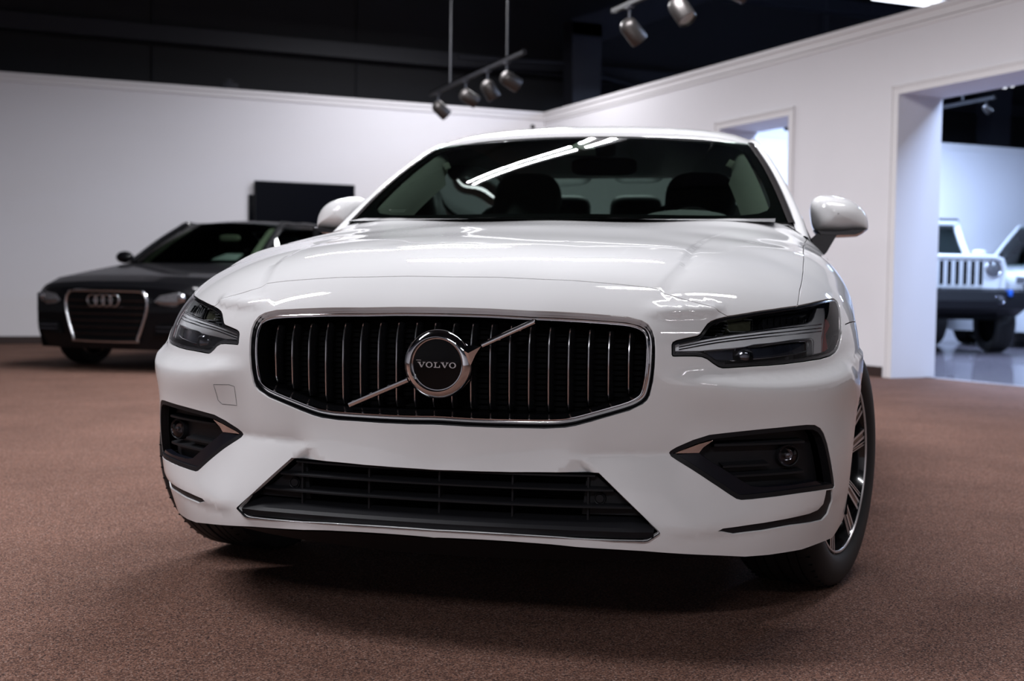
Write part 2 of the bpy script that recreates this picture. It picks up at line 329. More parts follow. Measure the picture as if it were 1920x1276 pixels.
# outlines measured on the surface (car frame, metres)
O_HL=[(.5036,.0634,.6588),(.5033,.0647,.6795),(.5052,.0665,.6848),(.5125,.0715,.6888),(.5341,.086,.6938),(.5537,.0998,.6978),(.5597,.1047,.7017),(.5675,.1133,.7139),(.574,.1212,.724),(.582,.1289,.7305),(.5943,.1387,.7357),(.6094,.1508,.7404),(.6163,.1577,.7427),(.6288,.1697,.7442),(.6567,.2009,.7487),(.6758,.2242,.752),(.7119,.2703,.7568),(.7642,.3479,.7639),(.7954,.4069,.7705),(.8281,.4818,.7778),(.8455,.532,.7811),(.8542,.5514,.7806),(.8609,.5574,.7771),(.8657,.5519,.7698),(.8689,.5345,.7577),(.8707,.5034,.7386),(.8711,.4744,.7185),(.8702,.4483,.6981),(.8675,.4265,.6813),(.8628,.406,.6671),(.8554,.3852,.6568),(.8425,.3575,.6493),(.8189,.3165,.6438),(.7811,.2684,.6393),(.737,.2245,.6345),(.701,.1932,.6319),(.6464,.1542,.6292),(.6183,.1373,.6272),(.6044,.1288,.6269),(.596,.1232,.6296),(.5848,.1155,.6376),(.5736,.1078,.6473),(.5625,.1001,.6524),(.5488,.0907,.6541),(.508,.0658,.6549),(.5047,.064,.6558)]
O_GR=[(.0,.0373,.7515),(.107,.0401,.7507),(.1925,.0407,.7478),(.328,.0495,.7434),(.408,.0573,.7388),(.4382,.0572,.7327),(.4535,.0559,.725),(.4633,.0539,.7126),(.4689,.0515,.6962),(.4709,.0491,.6731),(.4697,.0486,.6332),(.466,.0496,.5997),(.4596,.0496,.5694),(.4542,.0488,.5586),(.4447,.0466,.5498),(.4172,.041,.5353),(.335,.0318,.5089),(.3016,.0296,.4991),(.2782,.0274,.4944),(.2351,.0207,.4914),(.1348,.0064,.4909),(.0665,.0012,.4912),(.0,-.001,.4931)]
O_FOG=[(.4965,.0851,.4416),(.4996,.0861,.4467),(.5127,.0898,.4552),(.5476,.0979,.472),(.5825,.1074,.4839),(.6521,.1453,.4909),(.7229,.1914,.496),(.7881,.2429,.4997),(.8067,.263,.4979),(.8202,.2805,.4894),(.8301,.295,.4756),(.8393,.3099,.4514),(.8497,.3314,.4068),(.8572,.3542,.3651),(.8593,.3653,.3459),(.8562,.3602,.3399),(.834,.315,.3429),(.7811,.2467,.3436),(.7265,.2029,.3404),(.6729,.1684,.3377),(.6499,.1535,.3375),(.6393,.1459,.3408),(.6269,.1371,.3497),(.5844,.113,.3807),(.5489,.1003,.4045),(.5133,.0898,.4261),(.5009,.0863,.4344)]
O_WNG=[(.605,.1048,.2745),(.6152,.1133,.2801),(.6427,.1382,.2813),(.6991,.1825,.2847),(.7567,.2319,.289),(.8012,.2827,.2921),(.8202,.3097,.2968),(.8307,.3223,.3087),(.8365,.3237,.33),(.8388,.324,.3409),(.8534,.3538,.3392),(.8537,.3712,.3074),(.8449,.3698,.2778),(.8326,.3523,.2658),(.8098,.3091,.2663),(.7646,.247,.2689),(.6995,.185,.2645),(.6396,.1361,.2632)]
O_INT=[(.0,.002,.3946),(.0981,-.0,.3965),(.1679,.0067,.3973),(.3049,.0263,.3998),(.3527,.0323,.4008),(.4866,.0289,.2807),(.4878,.0294,.2772),(.4646,.0207,.2615),(.4558,.0183,.2598),(.3915,.005,.2603),(.3119,-.0008,.2612),(.1763,-.0216,.2652),(0,-.0236,.2647)]
O_SEAM=[(.0,.1062,.8199),(.1094,.1116,.82),(.2116,.1076,.8173),(.2829,.1132,.8145),(.3262,.1187,.8104),(.409,.1289,.8035),(.4646,.1351,.7984),(.47,.132,.795),(.4923,.1298,.7862),(.5214,.1338,.7769),(.55,.1421,.7696),(.5829,.152,.7615),(.5878,.152,.7586),(.5946,.1515,.7537),(.6135,.1541,.7409)]
O_SIDE=[(.7651,.3524,.7656),(.7698,.4372,.8012),(.7763,.6118,.8463),(.7836,.7864,.8954),(.7923,1.1827,.9405)]
O_FB=[(.8711,.474,.7182),(.8822,.505,.7201),(.8954,.5515,.7242),(.9037,.5866,.7252),(.9144,.663,.7233),(.9162,.6629,.7231)]
O_BOT=[(.8812,.4792,.232),(.8595,.4503,.2065),(.7831,.3155,.2015),(.7119,.2267,.2035),(.6604,.1749,.2071),(.5881,.1094,.2195),(.4529,.0276,.2365),(.3118,.0017,.2423),(.1763,-.0207,.2489),(0,-.021,.2476)]
O_DRL=[(.5122,.07,.6815),(.5343,.0846,.6863),(.5669,.1075,.693),(.5957,.1275,.6992),(.6303,.1526,.705),(.6723,.191,.7122),(.6994,.2189,.7155),(.7059,.2265,.7174),(.7349,.2596,.7224),(.7645,.295,.7267),(.7949,.3393,.7312),(.8059,.3626,.7353),(.8116,.3865,.7443),(.8159,.4208,.7597),(.8178,.4374,.7667),(.8368,.4761,.7667),(.8395,.4529,.7517),(.8373,.3975,.7179),(.8345,.3693,.6968),(.8328,.3436,.6598),(.8128,.3112,.657),(.8124,.3232,.6871),(.8105,.3236,.6924),(.8058,.3186,.6955),(.7651,.2704,.6922),(.7212,.2253,.6856),(.6783,.1853,.6814),(.6593,.1689,.6761),(.6312,.1485,.673),(.5896,.1203,.6688),(.5622,.1008,.6664),(.5126,.0687,.6658)]
O_MARK=[(.84,.4525,.7509),(.845,.4501,.7431),(.8516,.457,.7383),(.8571,.4497,.7249),(.8534,.4293,.7158),(.8473,.4021,.7038),(.8504,.3906,.6839),(.8529,.3856,.6685),(.8456,.368,.6621),(.8335,.3453,.6605),(.8351,.3706,.6968),(.838,.3988,.7179)]
O_SIDEREF=[(.8533,.4235,.7112),(.8585,.4428,.7172),(.8673,.4386,.6952),(.8654,.4182,.6769),(.8612,.4019,.6664),(.8553,.3882,.6637),(.8504,.3906,.6839),(.8473,.4005,.7023)]
O_PROJ1=[(.6254,.1655,.7428),(.6779,.2193,.7449),(.6789,.2013,.7197),(.6751,.1952,.7154),(.6314,.156,.7141),(.6257,.1533,.7199)]
O_PROJ2=[(.7026,.2535,.752),(.8032,.409,.7651),(.8094,.3982,.7535),(.8027,.3575,.7353),(.7496,.2788,.7268),(.7108,.2344,.7218),(.704,.2346,.7314)]
O_BOWL=[(.5786,.1124,.6649),(.6734,.1803,.6774),(.7011,.2045,.6793),(.7213,.2245,.6834),(.7801,.2853,.6916),(.8058,.3167,.6926),(.809,.3157,.6827),(.8077,.3076,.6677),(.7806,.2737,.661),(.7221,.2158,.6532),(.6792,.1794,.6495),(.646,.1557,.6455),(.6039,.1297,.6443)]
O_FOGCHR=[(.5112,.0901,.4402),(.5618,.1031,.4618),(.5932,.1132,.4706),(.5707,.1067,.4545),(.5613,.1049,.4426)]
O_FOGBLD=[(.512,.0903,.438),(.5614,.105,.4419),(.5833,.1142,.426),(.6543,.1575,.3773),(.6722,.1692,.3661),(.6972,.1847,.3619),(.7622,.2283,.3625),(.8198,.2876,.3656),(.8364,.3159,.3536),(.8337,.312,.3514),(.7808,.2454,.3521),(.7263,.203,.3478),(.6727,.1689,.345),(.6497,.1542,.3455),(.6337,.143,.3546),(.5842,.1139,.3878)]
O_FOGIN=[(.5613,.1049,.4426),(.5707,.1067,.4545),(.5931,.1129,.4729),(.6524,.1464,.4761),(.7233,.1916,.4793),(.7775,.231,.4815),(.796,.2487,.4776),(.8113,.2663,.463),(.8235,.284,.4348),(.8324,.3022,.3908),(.8346,.3111,.3608),(.8198,.2876,.3656),(.7622,.2283,.3625),(.6972,.1847,.3619),(.6722,.1692,.3661),(.6543,.1575,.3773),(.5833,.1142,.426)]
O_LAMP=[(.766,.2244,.4269)]
O_WASH=[(.4923,.0325,.2906),(.5551,.0673,.2911)]
O_TOW=[(.5672,.0989,.558),(.5233,.0797,.5598),(.5098,.074,.556),(.5076,.0796,.5099),(.5524,.0952,.5107),(.5637,.0985,.5195)]
# ---------------------------------------------------------------- panels cut from the surface
def xray(y, z):                   # point of the surface at a given side-view position
    a, b = .45, 1.3
    for _ in range(30):
        c = (a+b)/2; P = np.array([[c, y, z]])
        if np.linalg.norm(P-BO)-rad(to_uv(P))[0] > 0: b = c
        else: a = c
    return (b, y, z)
def normals(q):
    e = 2e-3; a = Sf(q+[e, 0])-Sf(q-[e, 0]); b = Sf(q+[0, e])-Sf(q-[0, e]); n = np.cross(a, b); n /= np.linalg.norm(n, axis=1)[:, None]
    s = np.sign(((Sf(q)-BO)*n).sum(1)); return n*s[:, None]
def area2(q): return .5*np.sum(q[:, 0]*np.roll(q[:, 1], -1)-np.roll(q[:, 0], -1)*q[:, 1])
def prep(out3, gap, step=.011):
    q = to_uv(np.array(out3)); q[np.abs(np.array(out3)[:, 0]) < 1e-4, 0] = 0
    if area2(q) < 0: q = q[::-1]
    P = base(q); r = []
    for i in range(len(q)):
        a, b = q[i], q[(i+1) % len(q)]; l = np.linalg.norm(P[(i+1) % len(q)]-P[i]); n = max(1, int(round(l/step)))
        if l < 1e-5: continue
        for k in range(n): r.append(a+(b-a)*k/n)
    q = np.array(r); on = np.abs(q[:, 0]) < 1e-6
    t = np.roll(q, -1, 0)-np.roll(q, 1, 0); t /= np.linalg.norm(t, axis=1)[:, None]+1e-12
    nn = np.stack([-t[:, 1], t[:, 0]], 1)
    e = 1e-3; sc = np.linalg.norm(base(q+nn*e)-base(q), axis=1)/e
    q2 = q+nn*(gap/sc)[:, None]; q2[on, 0] = 0
    return q2
def pip(p, poly):
    x, y = p[:, 0], p[:, 1]; c = np.zeros(len(p), bool); j = len(poly)-1
    for i in range(len(poly)):
        xi, yi = poly[i]; xj, yj = poly[j]
        m = ((yi > y) != (yj > y)) & (x < (xj-xi)*(y-yi)/(yj-yi+1e-15)+xi); c ^= m; j = i
    return c
def polydist(p, poly):
    d = np.full(len(p), 1e9)
    for i in range(len(poly)):
        a, b = poly[i], poly[(i+1) % len(poly)]; e = b-a; l2 = e@e+1e-18; t = np.clip(((p-a)@e)/l2, 0, 1)
        d = np.minimum(d, np.linalg.norm(p-a-t[:, None]*e, axis=1))
    return d
def patch(name, outer, holes=(), mat=None, parent=None, gap=.0016, hgap=0, step=.011, off=0., flange=.012, mirror='both', grid=None, label=None, func=None):
    out = prep(outer, gap, step); hs = [prep(h, -hgap, step) for h in holes]
    for h in hs: h[np.abs(h[:, 0]) < 1e-6, 0] = -.012
    u0, u1 = out[:, 0].min(), out[:, 0].max(); v0, v1 = out[:, 1].min(), out[:, 1].max()
    g = (grid or step)/1.9; xs = np.arange(u0, u1, g); ys = np.arange(v0, v1, g*.87); X, Y = np.meshgrid(xs, ys); X[1::2] += g/2
    p = np.stack([X.ravel(), Y.ravel()], 1); k = pip(p, out)
    for h in hs: k &= ~pip(p, h)
    p = p[k]; k = polydist(p, out) > g*.45
    for h in hs: k &= polydist(p, h) > g*.45
    p = p[k]
    ctr = np.abs(out[:, 0]) < 1e-6
    pts = [Vector(v) for v in out]; ed = [(i, (i+1) % len(out)) for i in range(len(out))]
    for h in hs:
        b = len(pts); pts += [Vector(v) for v in h]; ed += [(b+i, b+(i+1) % len(h)) for i in range(len(h))]
    if flange:
        for c in CREASES:
            kk = pip(c, out)
            if kk.sum() < 2: continue
            c = np.array(crspline(c, 3)); b = len(pts); pts += [Vector(v) for v in c]; ed += [(b+i, b+i+1) for i in range(len(c)-1)]
            k = np.ones(len(p), bool)
            for a in c: k &= ((p-a)**2).sum(1) > (g*.4)**2
            p = p[k]
    pts += [Vector(v) for v in p]
    V, E, F, _, _, _ = delaunay_2d_cdt(pts, ed, [], 0, 1e-7)
    q = np.array([tuple(v) for v in V]); q[np.abs(q[:, 0]) < 1e-4, 0] = 0; F = [f for f in F]; C3 = np.array([q[list(f)].mean(0) for f in F]); k = pip(C3, out)
    for h in hs: k &= ~pip(C3, h)
    F = [f for f, kk in zip(F, k) if kk]
    N = normals(q); P = Sf(q) if func is None else func(q)
    P = P+N*off
    # orientation
    F2 = []
    for f in F:
        a, b, c = P[f[0]], P[f[1]], P[f[2]]; F2.append(tuple(f) if np.dot(np.cross(b-a, c-a), N[f[0]]) > 0 else tuple(f)[::-1])
    cnt = {}
    for f in F2:
        for i in range(len(f)): cnt[(f[i], f[(i+1) % len(f)])] = 1
    bd = [e for e in cnt if (e[1], e[0]) not in cnt and not (abs(q[e[0], 0]) < 3e-4 and abs(q[e[1], 0]) < 3e-4)]
    Vs = [P]; Ns = [N]
    if flange:
        nb = len(P); idx = {}; pv = []; nv = []; fl = []
        tan = {}
        for a, b in bd:
            t = P[b]-P[a]; t /= np.linalg.norm(t)+1e-12; tan.setdefault(a, []).append(t); tan.setdefault(b, []).append(t)
        for a in tan:
            t = np.mean(tan[a], 0); o = np.cross(t, N[a]); o /= np.linalg.norm(o)+1e-12
            idx[a] = nb+len(pv)
            b0 = P[a]; pv += [b0, b0+o*.0006-N[a]*.0010, b0+o*.0006-N[a]*flange]; nn = N[a]+o; nn /= np.linalg.norm(nn); nv += [nn, o, o]
        for a, b in bd:
            i, j = idx[a], idx[b]; fl += [(i, i+1, j+1, j), (i+1, i+2, j+2, j+1)]
        Vs.append(np.array(pv)); Ns.append(np.array(nv)); F2 += fl
    V3 = np.concatenate(Vs); N3 = np.concatenate(Ns)
    if mirror == 'both':
        n = len(V3); V3 = np.concatenate([V3, V3*[-1, 1, 1]]); N3 = np.concatenate([N3, N3*[-1, 1, 1]]); F2 = F2+[tuple(i+n for i in f)[::-1] for f in F2]
    elif mirror == 'left': V3 = V3*[-1, 1, 1]; N3 = N3*[-1, 1, 1]; F2 = [f[::-1] for f in F2]
    return obj(name, V3, F2, mat, parent, smooth=180, normals=N3, label=label)
AR, AC = .385, (.873, .335)
def arch(z0, z1, n=16):
    a0 = math.asin((z0-AC[1])/AR); a1 = math.asin((z1-AC[1])/AR); r = []
    for i in range(n+1):
        a = a0+(a1-a0)*i/n; r.append(xray(AC[0]-AR*math.cos(a), AC[1]+AR*math.sin(a)))
    return r
car = empty('saloon_car', W(0, 0, 0), -TH, 'white saloon filling the middle of the photo, upright-slat grille with round chrome badge', 'car')
HL = O_HL; LOWHL = HL[27:]+HL[:13]
fb = O_FB[:5]+[xray(.690, .674)]
bumper_outer = O_SEAM[:-1]+[HL[12]]+(HL[27:]+HL[:12])[::-1]+fb+arch(.672, .245)[1:]+O_BOT
BH = [O_GR, O_FOG, O_WNG, O_INT]
patch('bumper', bumper_outer, BH, M['paint'], car)
rear_edge = [(.798, 1.36, .96), (.785, 1.44, .985), (.74, 1.46, 1.015), (.60, 1.41, 1.022), (.40, 1.355, 1.027), (.2, 1.32, 1.03), (0, 1.31, 1.03)]
hood_outer = O_SEAM[:-1]+HL[12:18]+O_SIDE+rear_edge
patch('bonnet', hood_outer, [], M['paint'], car, func=None)
def archtop():
    r = []
    for a in np.linspace(math.asin((.674-AC[1])/AR), PI-.02, 26): r.append(xray(AC[0]-AR*math.cos(a), AC[1]+AR*math.sin(a)))
    return r
fender_outer = O_SIDE[::-1]+HL[17:28]+fb[1:]+archtop()[1:]+[xray(1.26, .25), xray(1.42, .25), xray(1.44, .5), xray(1.46, .8), (.86, 1.50, .95), (.80, 1.50, .975), (.798, 1.36, .96)]
for s in ('right', 'left'):
    patch('front_wing', fender_outer, [], M['paint'], car, mirror=s, step=.014)
for ou, ho, mi in ((bumper_outer, BH, 'both'), (hood_outer, [], 'both'), (fender_outer, [], 'right'), (fender_outer, [], 'left')):
    patch('inner_shell', ou, ho, M['black_deep'], car, gap=-.005, hgap=.004, off=-.0125, flange=0, step=.03, mirror=mi)
# ---------------------------------------------------------------- lamps, grille, badge, intakes of the white saloon
def sub(o, p): o.parent = p; return o
def ring_patch(name, outer, w, mat, parent, mirror, off=-.002, flange=.012, gap=.001):
    return patch(name, outer, [outer], mat, parent, gap=gap, hgap=-w, off=off, flange=flange, mirror=mirror, step=.008)
for s in ('right', 'left'):
    hl = ring_patch('headlight', HL, .0075, M['black_gloss'], car, s, off=-.0015, flange=.014, gap=.0022)
    patch('housing', HL, [], M['black_gloss'], hl, gap=.004, off=-.05, flange=-.046, mirror=s, step=.012)
    b = patch('light_bar', O_DRL, [], M['drl'], hl, gap=.0, off=-.014, flange=.016, mirror=s, step=.008)
    for k, dz in enumerate((.0, -.0085, -.016)):
        base_l = [(.520, .6815), (.60, .6985), (.70, .7135), (.79, .724), (.83, .727)]
        pts = []
        for x, z in crspline([np.array(q) for q in base_l], 5):
            p = np.array(front_pt(x, z+dz*(.75+.9*(x-.52)))); n = normals(to_uv(p[None]))[0]; p = p-n*.0125; pts.append((p[0]*(1 if s == 'right' else -1), p[1], p[2]))
        MB().tube(pts, .0014, 6).build('light_guide', M['chrome'], b)
    def edge(out, r, name, mat, off):
        q = [np.array(p) for p in out]; n = normals(to_uv(np.array(q))); q = [(p-k_*off)*[sg0, 1, 1] for p, k_ in zip(q, n)]
        MB().tube([tuple(p) for p in q], r, 5, closed=True).build(name, mat, hl)
    sg0 = 1 if s == 'right' else -1
    edge(O_BOWL, .0013, 'reflector_edge', M['bar_chrome'], .024); edge(O_DRL, .0011, 'bar_edge', M['bar_chrome'], .0135); edge(O_PROJ1, .0009, 'lamp_unit_edge', M['bar_chrome'], .022)
    patch('side_marker', O_MARK, [], M['red'], hl, off=-.017, flange=.01, mirror=s, step=.008)
    patch('side_reflector', O_SIDEREF, [], M['chrome'], hl, off=-.019, flange=.01, mirror=s, step=.008)
    patch('upper_lamp_unit', O_PROJ1, [], M['lamp_glass'], hl, off=-.024, flange=.016, mirror=s, step=.008)
    patch('upper_lamp_unit', O_PROJ2, [], M['lamp_dark'], hl, off=-.026, flange=.016, mirror=s, step=.008)
    patch('lower_reflector', O_BOWL, [], M['lamp_blue'], hl, off=-.030, flange=.016, mirror=s, step=.008)
    sg = 1 if s == 'right' else -1
    for k in range(7):
        x = .712+.014*k; p = np.array(front_pt(x, .752)); q = np.array(front_pt(x, .735))
        n = normals(to_uv(p[None]))[0]; p = p-n*.023; q = q-n*.023
        MB().tube([(sg*p[0], p[1], p[2]), (sg*q[0], q[1], q[2])], .0013, 5).build('lamp_fin', M['dark_chrome'], hl)
    for k in range(5):
        z = .728-.007*k; pts = []
        for x in np.linspace(.588-.004*k, .622-.003*k, 4):
            p = np.array(front_pt(x, z)); n = normals(to_uv(p[None]))[0]; p = p-n*.016; pts.append((sg*p[0], p[1], p[2]))
        MB().tube(pts, .0016, 5).build('corner_fin', M['dark_chrome'], hl)
    p = np.array(front_pt(.66, .655)); n = normals(to_uv(p[None]))[0]; p = p-n*.03
    MB().lathe([(0, .0), (.012, .001), (.020, .006), (.027, .014), (.028, .018)], 24, 'y', (sg*p[0], p[1]-.016, p[2])).build('reflector_bowl', M['dark_chrome'], hl)
    MB().lathe([(0, -.004), (.006, -.003), (.008, .002)], 16, 'y', (sg*p[0], p[1]-.006, p[2])).build('bulb', M['chrome'], hl)
    patch('lens', HL, [], M['lens'], hl, gap=.0035, off=-.0018, flange=0, mirror=s, step=.010)

# grille frame swept along the opening
g = [np.array(p) for p in O_GR]; g[0] = np.array([0, .037, .7516])
gl = g+[p*[-1, 1, 1] for p in g[::-1][1:-1]]
gl = np.array(gl); seg = np.linalg.norm(np.roll(gl, -1, 0)-gl, axis=1); keep = seg > 1e-4; gl = gl[keep]
gl = np.array(crspline(list(gl), 6, closed=True)); seg = np.linalg.norm(np.roll(gl, -1, 0)-gl, axis=1); cum = np.concatenate([[0], np.cumsum(seg)])
tt = np.linspace(0, cum[-1], 321)[:-1]; gx = np.concatenate([gl, gl[:1]]); gl = np.stack([np.interp(tt, cum, gx[:, i]) for i in range(3)], 1)
for _ in range(3): gl = (np.roll(gl, 1, 0)+gl*2+np.roll(gl, -1, 0))/4
gl = Sf(to_uv(gl))
tg = np.roll(gl, -1, 0)-np.roll(gl, 1, 0); tg[:, 1] = 0; tg /= np.linalg.norm(tg, axis=1)[:, None]
gn = np.stack([-tg[:, 2], 0*tg[:, 0], tg[:, 0]], 1)
if ((gl[5]+gn[5]*.01-[0, gl[5][1], .62])**2).sum() > ((gl[5]-[0, gl[5][1], .62])**2).sum(): gn = -gn
def frame(rings, name, mat, parent, smooth=35):
    mb = MB(); mb.grid([[gl[i]+gn[i]*d+np.array([0, dy, 0]) for d, dy in rings] for i in range(len(gl))], closed_u=True)
    return mb.build(name, mat, parent, smooth=smooth)
gr = empty('grille', (0, 0, 0)); gr.parent = car
frame([(-.002, .006), (.0005, .004), (.0035, .005), (.0045, .010), (.0045, .024), (.010, .024)], 'seal', M['black_matt'], gr)
frame([(.0055, .026), (.0060, .0100), (.0072, .0072), (.0115, .0040), (.0150, .0008), (.0162, .0012), (.0170, -.0010), (.0185, -.0030), (.0200, -.0030), (.0212, -.0006), (.0218, .006)], 'chrome_frame', M['chrome'], gr)
frame([(.0216, .005), (.0235, .010), (.029, .030), (.030, .06), (.030, .10)], 'inner_frame', M['disc'], gr)
def gz(x, low):                    # top / bottom of the opening at x, inset
    q = gl+gn*.027; m = (q[:, 2] < .62) if low else (q[:, 2] > .66); q = q[m]; i = np.argsort(q[:, 0]); return float(np.interp(x, q[i, 0], q[i, 2]))
def gy(x): return .010+.18*x*x
mb = MB(); mb.grid([[(x, gy(x)+.085, z) for z in np.linspace(.47, .77, 3)] for x in np.linspace(-.47, .47, 24)]); mb.build('backing', M['black_deep'], gr)
mb = MB()
for z in np.arange(.50, .74, .012): mb.tube([(x, gy(x)+.078, z) for x in np.linspace(-.46, .46, 16)], .0016, 4)
tag(mb.build('mesh_screen', M['black_deep'], gr), kind='stuff')
for k in range(20):
    x = (k-9.5)*.0431; y = gy(x)+.026; zt, zb = gz(x, 0)-.004, gz(x, 1)+.004; zm = zt-.045
    prof = [(.032, zt), (.018, zt-.006), (.008, zt-.022), (.001, zm), (.0, (zm+zb)/2+.02), (.002, zb+.05), (.005, zb+.018), (.013, zb+.004), (.030, zb)]
    mb = MB()                     # black blade: V section along the profile
    P = [[(x-.0085, y+dy+.026, z), (x-.0078, y+dy+.012, z), (x-.0022, y+dy+.002, z), (x+.0022, y+dy+.002, z), (x+.0078, y+dy+.012, z), (x+.0085, y+dy+.026, z)] for dy, z in prof]
    mb.grid(P); o = mb.build('grille_bar', M['black_gloss'], gr, smooth=50)
    mb = MB(); mb.tube([(x, y+dy+.0008, z) for dy, z in prof[1:-1]], .0021, 6); mb.build('chrome_strip', M['bar_chrome'], o)
# badge
bd = MB(); cz = .6268; cx = .0005; Ro, Ri = .0762, .0587
bd.lathe([(Ri-.001, .010), (Ri-.0005, -.006), (Ri+.0008, -.0082), (Ri+.0028, -.0082), (Ri+.007, -.0058), (Ri+.011, -.0028), (Ro-.0025, .0016), (Ro-.0005, .005), (Ro, .010), (Ro-.002, .03)], 72, 'y', (cx, -.008, cz))
ring = bd.build('badge', M['chrome'], gr, smooth=45)
MB().lathe([(0, -.001), (Ri*.6, -.0008), (Ri-.0005, .001), (Ri, .008)], 64, 'y', (cx, -.006, cz)).build('badge_disc', M['disc'], ring)
MB().lathe([(Ri-.0045, .0), (Ri-.0035, -.0018), (Ri-.0015, -.0020), (Ri-.0005, .000)], 64, 'y', (cx, -.006, cz)).build('inner_rim', M['chrome'], ring)
mb = MB(); a = [(.050, .6635), (.072, .672), (.1005, .6695), (.088, .650), (.0765, .6250), (.066, .640)]
n = len(a); top = [(x, -.0135, z) for x, z in a]; cxx = sum(p[0] for p in a)/n; czz = sum(p[1] for p in a)/n
mb.v = [(x, .012, z) for x, z in a]+[(x*.93+cxx*.07, -.010, z*.93+czz*.07) for x, z in a]+[(cxx-.004, -.0145, czz)]
for i in range(n): mb.f += [(i, (i+1) % n, n+(i+1) % n, n+i), (n+i, n+(i+1) % n, 2*n)]; mb.m += [0, 0]
mb.build('badge_arrow', M['chrome'], ring, smooth=20)
def bar(p, q, r, name):
    mb = MB(); p, q = Vector(p), Vector(q); d = (q-p).normalized(); up = Vector((0, -1, 0)); sd = d.cross(up).normalized()
    sec = [(-1, .35), (-.75, .8), (0, 1.05), (.75, .8), (1, .35), (.8, -.6), (-.8, -.6)]
    mb.grid([[c+sd*a*r+up*b*r for a, b in sec+[sec[0]]] for c in (p, (p+q)/2, q)])
    mb.f += [tuple(range(7)), tuple(range(16, 23))]; mb.m += [0, 0]
    return mb.build(name, M['chrome'], gr, smooth=40)
bar((-.213, .026, .5275), (-.070, .008, .5895), .0062, 'badge_bar'); bar((.097, .008, .6700), (.209, .026, .7235), .0062, 'badge_bar')
# VOLVO lettering: slab-serif letters
def letter(ch, x, z, w_, h, y):
    mb = MB()
    def poly(pts):
        mb.prism([(x+a*w_, z+b*h) for a, b in pts], y, y-.0012)
    def ringo(cx_, cz_, rx, rz, tx, tz):
        N = 28; b = len(mb.v)
        for (A, B) in ((rx, rz), (rx-tx, rz-tz)):
            for yy in (y, y-.0012):
                for k in range(N): q = 2*PI*k/N; mb.v.append((x+(cx_+A*math.cos(q))*w_, yy, z+(cz_+B*math.sin(q))*h))
        for k in range(N):
            j = (k+1) % N
            for r0, r1 in ((1, 3), (0, 1), (2, 3)): mb.f.append((b+r0*N+k, b+r0*N+j, b+r1*N+j, b+r1*N+k)); mb.m.append(0)
    if ch == 'V':
        poly([(.08, .88), (.30, .88), (.56, .22), (.50, 0), (.44, 0)]); poly([(.76, .88), (.88, .88), (.56, 0), (.48, 0)])
        poly([(-.02, 1), (.40, 1), (.40, .87), (-.02, .87)]); poly([(.66, 1), (1.0, 1), (1.0, .87), (.66, .87)])
    if ch == 'O': ringo(.5, .5, .52, .54, .20, .13)
    if ch == 'L':
        poly([(.16, .1), (.36, .1), (.36, .9), (.16, .9)]); poly([(.0, 1), (.54, 1), (.54, .87), (0, .87)]); poly([(0, .13), (0, 0), (1.0, 0), (1.0, .13)]); poly([(.82, .1), (1.0, .1), (1.0, .46), (.90, .46)])
    return mb.build('letter', M['rim'], ring, smooth=0)
xs = [-.0430, -.0245, -.0065, .0095, .0283]
for ch, x0, ww in zip('VOLVO', xs, (.0172, .0150, .0140, .0172, .0150)): letter(ch, x0, .6195, ww, .0118, -.0085)
MB().box(-.047, -.036, -.0088, -.0078, .6345, .6355).build('badge_line', M['rim'], ring)
MB().box(-.036, .047, -.0086, -.0078, .6328, .6333).build('badge_line', M['dark_chrome'], ring)
# lower intake
li = empty('lower_intake', (0, 0, 0)); li.parent = car
def yi(x): return -.012+.16*x*x
io = [np.array(p) for p in O_INT]; loop = io+[p*[-1, 1, 1] for p in io[::-1][1:-1]]; loop = np.array(loop)
c0 = np.array([0, .1, .33]); mb = MB()
mb.grid([[p, p*[.985, 1, 1]+[0, .03, 0]+(0 if p[2] < .3 else np.array([0, 0, .0])), [p[0]*.95, .12, (p[2]-.33)*.98+.33]] for p in loop], closed_u=True)
mb.build('intake_walls', M['black_matt'], li)
MB().grid([[(x, .118, z) for z in (.24, .42)] for x in np.linspace(-.5, .5, 12)]).build('radiator_shade', M['black_deep'], li)
mb = MB()
for z in np.arange(.285, .39, .0065): mb.tube([(-.33, .105, z), (.33, .105, z)], .0012, 4)
tag(mb.build('radiator_fins', M['black_matt'], li), kind='stuff')
def slat(z, xm, th, dep, name, y0=.018, dz=0):
    mb = MB(); rows = []
    for x in np.linspace(-xm, xm, 31):
        y = yi(x)+y0+.012*(abs(x)/xm)**4; zz = z+dz*(x/xm)**2
        rows.append([(x, y+dep, zz+th*.5+.004), (x, y+.004, zz+th*.5), (x, y, zz+th*.2), (x, y, zz-th*.35), (x, y+.004, zz-th*.5), (x, y+dep, zz-th*.5+.002)])
    mb.grid(rows); return mb.build(name, M['black_matt'], li)
slat(.3925, .345, .006, .05, 'slat', .02); slat(.3625, .385, .0065, .05, 'slat'); slat(.3260, .425, .0065, .05, 'slat')
for x in (-.33, -.165, .0, .165, .33): MB().box(x-.002, x+.002, yi(x)+.034, yi(x)+.09, .285, .395).build('divider', M['black_matt'], li)
mb = MB(); rows = []
for x in np.linspace(-.474, .474, 41):
    a = abs(x)/.474; y = yi(x); e = sstep(a, .9, 1)
    rows.append([(x, .118, .302), (x, y+.045, .300-.006*e), (x, y+.006+.006*e, .286-.004*e), (x, y-.001+.006*e, .279), (x, y+.004+.006*e, .2645), (x, y+.03, .262)])
mb.grid(rows); mb.build('tray', M['black_matt'], li, smooth=25)
